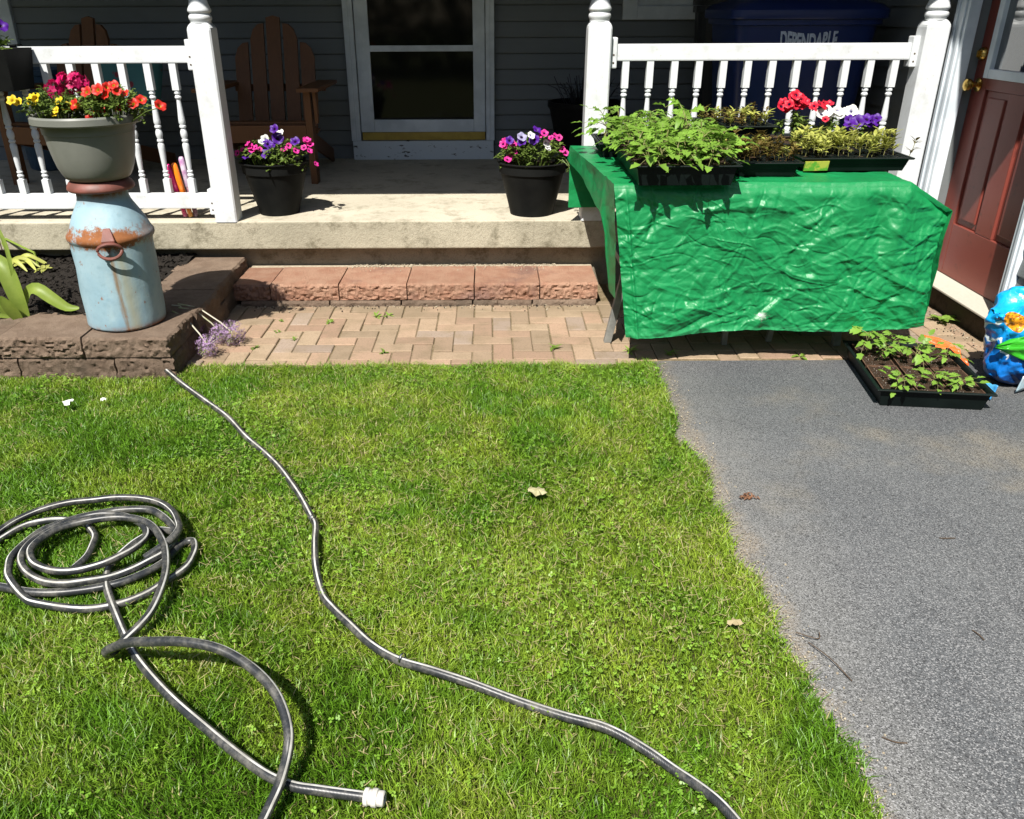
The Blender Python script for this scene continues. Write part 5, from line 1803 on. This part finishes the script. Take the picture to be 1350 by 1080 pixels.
tl = thing('tulip_plant', 'broad bright green bulb leaves at the left edge of the mulch bed', 'plant', (-2.04, 3.36, .16))
for path, wd in (([(-2.04, 3.4, .15), (-1.98, 3.37, .26), (-1.93, 3.36, .285), (-1.87, 3.35, .245), (-1.815, 3.35, .205), (-1.77, 3.36, .2)], .034),
                 ([(-2.015, 3.33, .15), (-2.03, 3.3, .22), (-2.045, 3.28, .28)], .03),
                 ([(-2.0, 3.35, .15), (-2.01, 3.34, .25), (-2.04, 3.36, .36), (-2.09, 3.38, .4), (-2.15, 3.36, .33)], .045),
                 ([(-2.02, 3.36, .15), (-2.015, 3.36, .35), (-2.025, 3.38, .47), (-2.06, 3.4, .56), (-2.1, 3.42, .63)], .011),
                 ([(-2.06, 3.35, .15), (-2.1, 3.32, .25), (-2.16, 3.28, .3), (-2.22, 3.25, .27)], .03),
                 ([(-2.05, 3.34, .165), (-2.12, 3.3, .19), (-2.2, 3.25, .18)], .014)):
    b = MB(); strap_leaf(b, path, wd * .78, .35)
    f_ = b.build('leaf', M['hedge_leaf'], tl, smooth=True, ang=180)
b = MB(); b.tube([(-2.5, 4.2, .16), (-2.56, 4.25, .26), (-2.53, 4.24, .28), (-2.35, 4.15, .23), (-2.34, 4.14, .16)], .006, 6)
tag(b.build('bent_stalk', M['hedge_leaf'], smooth=True), 'bent pale green stalk folded over in the mulch bed', 'plant stalk')
wl = thing('wilted_plant', 'pale flattened leaves lying in the mulch below the slab', 'plant', (-2.42, 4.1, .17))
for k in range(9):
    b = MB()
    a = random.uniform(-.6, .5); x, y = -2.5 + random.uniform(0, .08), 4.08 + random.uniform(-.05, .1)
    L = random.uniform(.09, .2)
    strap_leaf(b, [(x, y, .175), (x + L * .5 * math.cos(a), y + L * .5 * math.sin(a) - .02, .205 + random.uniform(-.01, .02)), (x + L * math.cos(a), y + L * math.sin(a) - .04, .175)], .011)
    b.build('leaf', M['lime'], wl, smooth=True)
def rosette(name, x, y, z, n_, L, W, mt, lb, cat='weed', grp=None, up_=.6, seed=0):
    rr = random.Random(seed + int(x * 1000))
    b = MB()
    for k in range(n_):
        a = k * 2.4 + rr.uniform(-.4, .4)
        leaf_quad(b, Vector((x + rr.uniform(-.01, .01), y + rr.uniform(-.01, .01), z)), Vector((math.cos(a), math.sin(a), rr.uniform(.1, 1) * up_)), Vector((0, 0, 1)), L * rr.uniform(.6, 1.1), W * rr.uniform(.7, 1.1))
    return tag(b.build(name, mt), lb, cat, grp)
rosette('sprout', -2.26, 4.05, .17, 8, .055, .025, M['lime'], 'round-leaved pale sprout beside the wilted leaves in the mulch', 'sprout')
rosette('sprout', -2.06, 3.76, .16, 4, .03, .012, M['lime'], 'tiny lone sprout in the middle of the mulch bed', 'sprout')
for x, y, n_, L, lb in ((-.56, 3.79, 9, .04, 'biggest flat green weed in the pavers close below the block step'), (-.515, 3.8, 7, .035, 'small weed just right of the biggest weed below the block step'),
                        (-.779, 3.723, 8, .03, 'small weed in the pavers left of the biggest one below the step'), (-1.02, 3.748, 6, .02, 'tiny weed in the pavers nearest the left end of the block step'),
                        (-.478, 3.332, 8, .035, 'green weed in the paver joint at the lawn edge, left half of the walkway'), (.268, 3.368, 9, .045, 'green weed in the paver joint near the lawn, left of the leaning table leg'),
                        (.768, 3.285, 9, .045, 'upright weed at the driveway edge under the left half of the tarp'), (-1.053, 3.384, 9, .03, 'green weed beside the rightmost purple allium head'),
                        (.6, 3.33, 8, .05, 'grassy weed at the foot of the left table leg'), (-1.0, 3.6, 7, .02, 'tiny weed in the joint between the alliums and the step'), (-.9, 3.5, 6, .022, 'tiny weed alone in a joint of the left pavers')):
    rosette('weed', x, y, -.002, n_, L, .012, M['weed'], lb, 'weed', 'weeds between the pavers', 1.2)
rosette('weed', 1.31, 3.262, 0, 6, .055, .02, M['weed'], 'flat broad-leaved weed where the driveway meets the pavers', 'weed', None, .15)
rosette('weed', 2.135, 3.70, 0, 10, .085, .035, M['weed'], 'largest weed, against the dark foundation below the red door', 'weed', None, .9)

# ------------------------------------------------------------------ litter
def ragged(name, x, y, z, r_, mt, lb, cat, seed, hgt=.012):
    rr = random.Random(seed)
    b = MB()
    n = 14
    vs = [(x, y, z + hgt)]
    for k in range(n):
        a = 2 * math.pi * k / n
        q_ = r_ * rr.uniform(.6, 1.15)
        vs.append((x + q_ * math.cos(a), y + q_ * .85 * math.sin(a), z + rr.uniform(-.2, 1) * hgt))
    b.add(vs, [(0, 1 + k, 1 + (k + 1) % n) for k in range(n)])
    o_ = b.build(name, mt)
    md = o_.modifiers.new('thick', 'SOLIDIFY'); md.thickness = .0015
    return tag(o_, lb, cat)
ragged('dry_leaf', .134, 2.14, .022, .03, M['dry_leaf'], 'pale dry leaf lying alone in the middle of the lawn', 'leaf', 3)
ragged('dry_leaf', .577, 1.544, .018, .02, M['straw'], 'tan dry leaf in the lawn near the driveway edge', 'leaf', 9)
ragged('paper_scrap', -1.584, 2.769, .03, .022, M['paper'], 'torn white scrap on the lawn in front of the bed wall', 'litter', 5)
ragged('paper_scrap', -1.46, 2.79, .03, .012, M['paper'], 'tiny white scrap right of the larger torn scrap on the lawn', 'litter', 6)
b = MB()
for k in range(26):
    a = random.random() * 6.3; r_ = random.random() * .03
    leaf_quad(b, Vector((.773 + r_ * math.cos(a), 2.133 + r_ * .6 * math.sin(a), .003 + random.random() * .008)), Vector((random.gauss(0, 1), random.gauss(0, 1), .2)), Vector((0, 0, 1)), .018, .006)
tag(b.build('leaf_clump', M['brown_leaf']), 'small clump of brown debris on the driveway near the lawn', 'debris')
def twig(pts, lb):
    b = MB(); b.tube(smooth_path(pts, 4), .0013, 5); tag(b.build('twig', M['twig']), lb, 'twig')
twig([(1.25, 1.915, .003), (1.272, 1.91, .006), (1.295, 1.915, .003)], 'small dark twig lying across the middle of the driveway')
twig([(1.143, 1.535, .003), (1.148, 1.52, .005), (1.153, 1.5, .003)], 'tiny dark twig on the near right part of the driveway')
twig([(.735, 1.49, .008), (.765, 1.43, .012), (.79, 1.37, .004)], 'curved brown twig at the lawn edge of the driveway')
twig([(.715, 1.52, .012), (.76, 1.5, .01), (.77, 1.52, .012)], 'short bent twig just above the curved one at the driveway edge')
twig([(.79, 1.215, .004), (.81, 1.2, .006), (.835, 1.2, .003)], 'short dark twig near the bottom of the driveway edge')
b = MB()
for k in range(700):
    y = random.uniform(.7, 3.2); x = float(drive_edge(y)) + abs(random.gauss(0, .035)) - .02
    r_ = random.uniform(.0008, .0024)
    T = Matrix.Translation((x, y, .002)) @ Euler((random.random() * 3, random.random() * 3, random.random() * 3)).to_matrix().to_4x4()
    b.box((-r_, -r_, -r_ * .5), (r_, r_ * .8, r_ * .5), 0, T)
tag(b.build('edge_grit', M['crumbs']), kind='stuff')
b = MB()
for k in range(520):
    if k < 320: x, y = random.uniform(-1.2, .5), 3.965 - abs(random.gauss(0, .035))
    else: x, y = 2.16 - abs(random.gauss(0, .04)), random.uniform(3.2, 4.2)
    r_ = random.uniform(.001, .0032)
    T = Matrix.Translation((x, y, .002)) @ Euler((random.random() * 3, random.random() * 3, random.random() * 3)).to_matrix().to_4x4()
    b.box((-r_, -r_, -r_ * .5), (r_, r_ * .8, r_ * .5), random.randint(0, 1), T)
tag(b.build('paver_grit', [M['crumbs'], M['mulch']]), kind='stuff')

# ------------------------------------------------------------------ grass
q = N('grass_blades')
at = q.n('ShaderNodeVertexColor'); at.layer_name = 'tint'
M['grass'] = q.done(at.outputs[0], .42, None, spec=.35, trans=.3)


def np_mesh(name, V, quads, tris, colv, mt):
    me = bpy.data.meshes.new(name)
    nq, ntr = len(quads), len(tris)
    me.vertices.add(len(V)); me.vertices.foreach_set('co', V.astype(np.float32).ravel())
    me.loops.add(nq * 4 + ntr * 3)
    me.loops.foreach_set('vertex_index', np.concatenate([quads.ravel(), tris.ravel()]).astype(np.int32))
    me.polygons.add(nq + ntr)
    me.polygons.foreach_set('loop_start', np.concatenate([np.arange(nq) * 4, nq * 4 + np.arange(ntr) * 3]).astype(np.int32))
    me.update(calc_edges=True)
    ca = me.color_attributes.new('tint', 'FLOAT_COLOR', 'POINT')
    ca.data.foreach_set('color', np.concatenate([colv, np.ones((len(V), 1))], 1).astype(np.float32).ravel())
    me.materials.append(mt)
    return me


def in_lawn(x, y, pad=0):
    ed = .695 + .03 * (vn(y, y * 0, 2.2, 5) - .5) + .05 * (vn(y, y * 0 + 3, 6, 6) - .5) + np.where(y > 2.5, -.03, 0)
    jag = .03 * (vn(x, y, 14, 15) - .5) + .05 * (vn(x, y, 5, 16) - .5)
    back = np.where(x < -1.28, 3.085, 3.2) + jag
    left = -.66 * (.9 * y + .585) - .35
    return (x < ed + pad + jag * .8) & (y < back) & (x > left)


def lawn_col(x, y, n):
    f1 = vn(x, y, 1.7, 50); f2 = vn(x, y, 5, 51); f3 = vn(x, y, 13, 52)
    dry = np.clip((f1 * .3 + f2 * .35 + f3 * .35 - .5) * 2.8 + .36, 0, 1)
    r = RNG.rand(n)
    g1 = np.array([.1, .22, .013]); g2 = np.array([.24, .335, .032]); g3 = np.array([.40, .36, .15])
    col = g1[None] * (1 - dry[:, None]) + g2[None] * dry[:, None]
    col = col * (.5 + 1.0 * r[:, None])
    st = RNG.rand(n) < (.02 + .08 * dry)
    col[st] = g3 * (.7 + .5 * RNG.rand(st.sum(), 1))
    return col, dry


n = 520000
y = .72 + 2.5 * RNG.rand(n) ** 1.15
x = RNG.uniform(-2.6, .78, n)
k = in_lawn(x, y); x, y = x[k], y[k]; n = len(x)
col, dry = lawn_col(x, y, n)
hmap = .55 + .75 * vn(x, y, 4, 53)
ht = (.009 + .0155 * RNG.rand(n)) * hmap
edge_d = np.minimum(np.abs(x - .69), np.abs(y - 3.16))
ht *= 1 + .5 * np.exp(-(edge_d / .08) ** 2)
wd = .0008 + .0009 * RNG.rand(n)
a = vn(x, y, 2.5, 54) * 6 + RNG.normal(0, 1.9, n)
lean = ht * (.35 + 1.5 * RNG.rand(n) ** 1.3)
dx, dy = np.cos(a), np.sin(a)
fa = RNG.uniform(0, 6.283, n)
fx_, fy_ = np.cos(fa) * wd, np.sin(fa) * wd
z0 = -.018
V = np.zeros((n, 5, 3))
V[:, 0] = np.stack([x - fx_, y - fy_, np.full(n, z0)], 1); V[:, 1] = np.stack([x + fx_, y + fy_, np.full(n, z0)], 1)
mx, my = x + dx * lean * .35, y + dy * lean * .35
V[:, 2] = np.stack([mx + fx_ * .85, my + fy_ * .85, z0 + ht * .65 + .006], 1); V[:, 3] = np.stack([mx - fx_ * .85, my - fy_ * .85, z0 + ht * .65 + .006], 1)
V[:, 4] = np.stack([x + dx * lean, y + dy * lean, z0 + ht + .008], 1)
base = np.arange(n)[:, None] * 5
quads = base + np.array([[0, 1, 2, 3]]); tris = base + np.array([[3, 2, 4]])
cv = np.repeat(col[:, None, :], 5, 1)
me = np_mesh('grass', V.reshape(-1, 3), quads, tris, cv.reshape(-1, 3), M['grass'])
tag(link('grass', me), kind='stuff')
# clover and broad little leaves
n = 26000
y = .75 + 2.4 * RNG.rand(n); x = RNG.uniform(-2.5, .76, n)
k = in_lawn(x, y) & (vn(x, y, 3.2, 56) * .6 + vn(x, y, 9, 57) * .4 + .18 * RNG.rand(n) > .62)
x, y = x[k], y[k]; n = len(x)
Rl = .0025 + .0038 * RNG.rand(n)
z = .008 + .014 * RNG.rand(n)
Vs, Qs, Cs = [], [], []
cc, _ = lawn_col(x, y, n)
cc = np.clip(cc * .4 + np.array([.12, .22, .025]) * (.65 + .6 * RNG.rand(n, 1)), 0, 1)
a0 = RNG.uniform(0, 6.28, n)
tx, ty = RNG.normal(0, .3, n), RNG.normal(0, .3, n)
off = 0
for p_ in range(3):
    a = a0 + p_ * 2.094
    c, s = np.cos(a), np.sin(a)
    loc = np.array([[0, 0], [.55, -.5], [1.0, -.3], [1.0, .3], [.55, .5]])
    VV = np.zeros((n, 5, 3))
    for j, (u, v) in enumerate(loc):
        lx, ly = (u * c - v * s) * Rl, (u * s + v * c) * Rl
        VV[:, j] = np.stack([x + lx, y + ly, z + lx * tx + ly * ty + .001 * p_], 1)
    Vs.append(VV.reshape(-1, 3)); Cs.append(np.repeat(cc[:, None], 5, 1).reshape(-1, 3))
    bb = off + np.arange(n)[:, None] * 5
    Qs.append((bb + np.array([[0, 1, 2, 3]]), bb + np.array([[0, 3, 4]])))
    off += n * 5
me = np_mesh('clover', np.concatenate(Vs), np.concatenate([q_[0] for q_ in Qs]), np.concatenate([q_[1] for q_ in Qs]), np.concatenate(Cs), M['grass'])
tag(link('clover', me), kind='stuff')
# dry clippings lying flat
n = 14000
y = .75 + 2.45 * RNG.rand(n); x = RNG.uniform(-2.5, .76, n)
k = in_lawn(x, y) & (vn(x, y, 1.7, 50) * .6 + vn(x, y, 6, 58) * .4 + .25 * RNG.rand(n) > .6)
x, y = x[k], y[k]; n = len(x)
a = RNG.uniform(0, 6.28, n); L = .004 + .011 * RNG.rand(n); wv_ = .0007
z = .004 + .014 * RNG.rand(n); tz = RNG.normal(0, .25, n)
c, s = np.cos(a), np.sin(a)
V = np.zeros((n, 4, 3))
for j, (u, v) in enumerate(((-1, -1), (1, -1), (1, 1), (-1, 1))):
    V[:, j] = np.stack([x + u * L * c - v * wv_ * s, y + u * L * s + v * wv_ * c, z + u * L * tz], 1)
cc = np.array([.4, .34, .17]) * (.6 + .7 * RNG.rand(n, 1))
me = np_mesh('grass_clippings', V.reshape(-1, 3), np.arange(n)[:, None] * 4 + np.arange(4)[None], np.zeros((0, 3), int), np.repeat(cc[:, None], 4, 1).reshape(-1, 3), M['grass'])
tag(link('grass_clippings', me), kind='stuff')

# ------------------------------------------------------------------ trees across the street, behind the photographer
q = N('distant_leaves')
M['far_leaf'] = q.done(q.mix(q.noise(1.5, 4, .6, q.pos()), (.02, .04, .008), (.05, .085, .018)), .6, spec=.2)
n = 42000
side = RNG.rand(n)
px_ = np.where(side < .62, RNG.uniform(-24, 26, n), RNG.uniform(-17, -14.5, n))
py_ = np.where(side < .62, RNG.uniform(-13, -10, n), RNG.uniform(-13, 16, n))
top = 4.8 + 2.2 * vn(px_ + py_, px_ * 0, .35, 60) + 1.0 * vn(px_ + py_, px_ * 0, 1.3, 61)
pz_ = top * RNG.rand(n) ** .8
V = np.zeros((n, 4, 3))
u = RNG.normal(0, 1, (n, 3)); u /= np.linalg.norm(u, axis=1)[:, None]
v = np.cross(u, RNG.normal(0, 1, (n, 3))); v /= np.linalg.norm(v, axis=1)[:, None]
c = np.stack([px_, py_, pz_], 1)
sz = RNG.uniform(.1, .26, n)[:, None]
for j, (a_, b_) in enumerate(((-1, 0), (0, -.6), (1, 0), (0, .6))):
    V[:, j] = c + u * sz * a_ + v * sz * b_
me = np_mesh('tree_belt', V.reshape(-1, 3), np.arange(n)[:, None] * 4 + np.arange(4)[None], np.zeros((0, 3), int), np.zeros((n * 4, 3)), M['far_leaf'])
tag(link('tree_belt', me), kind='stuff')
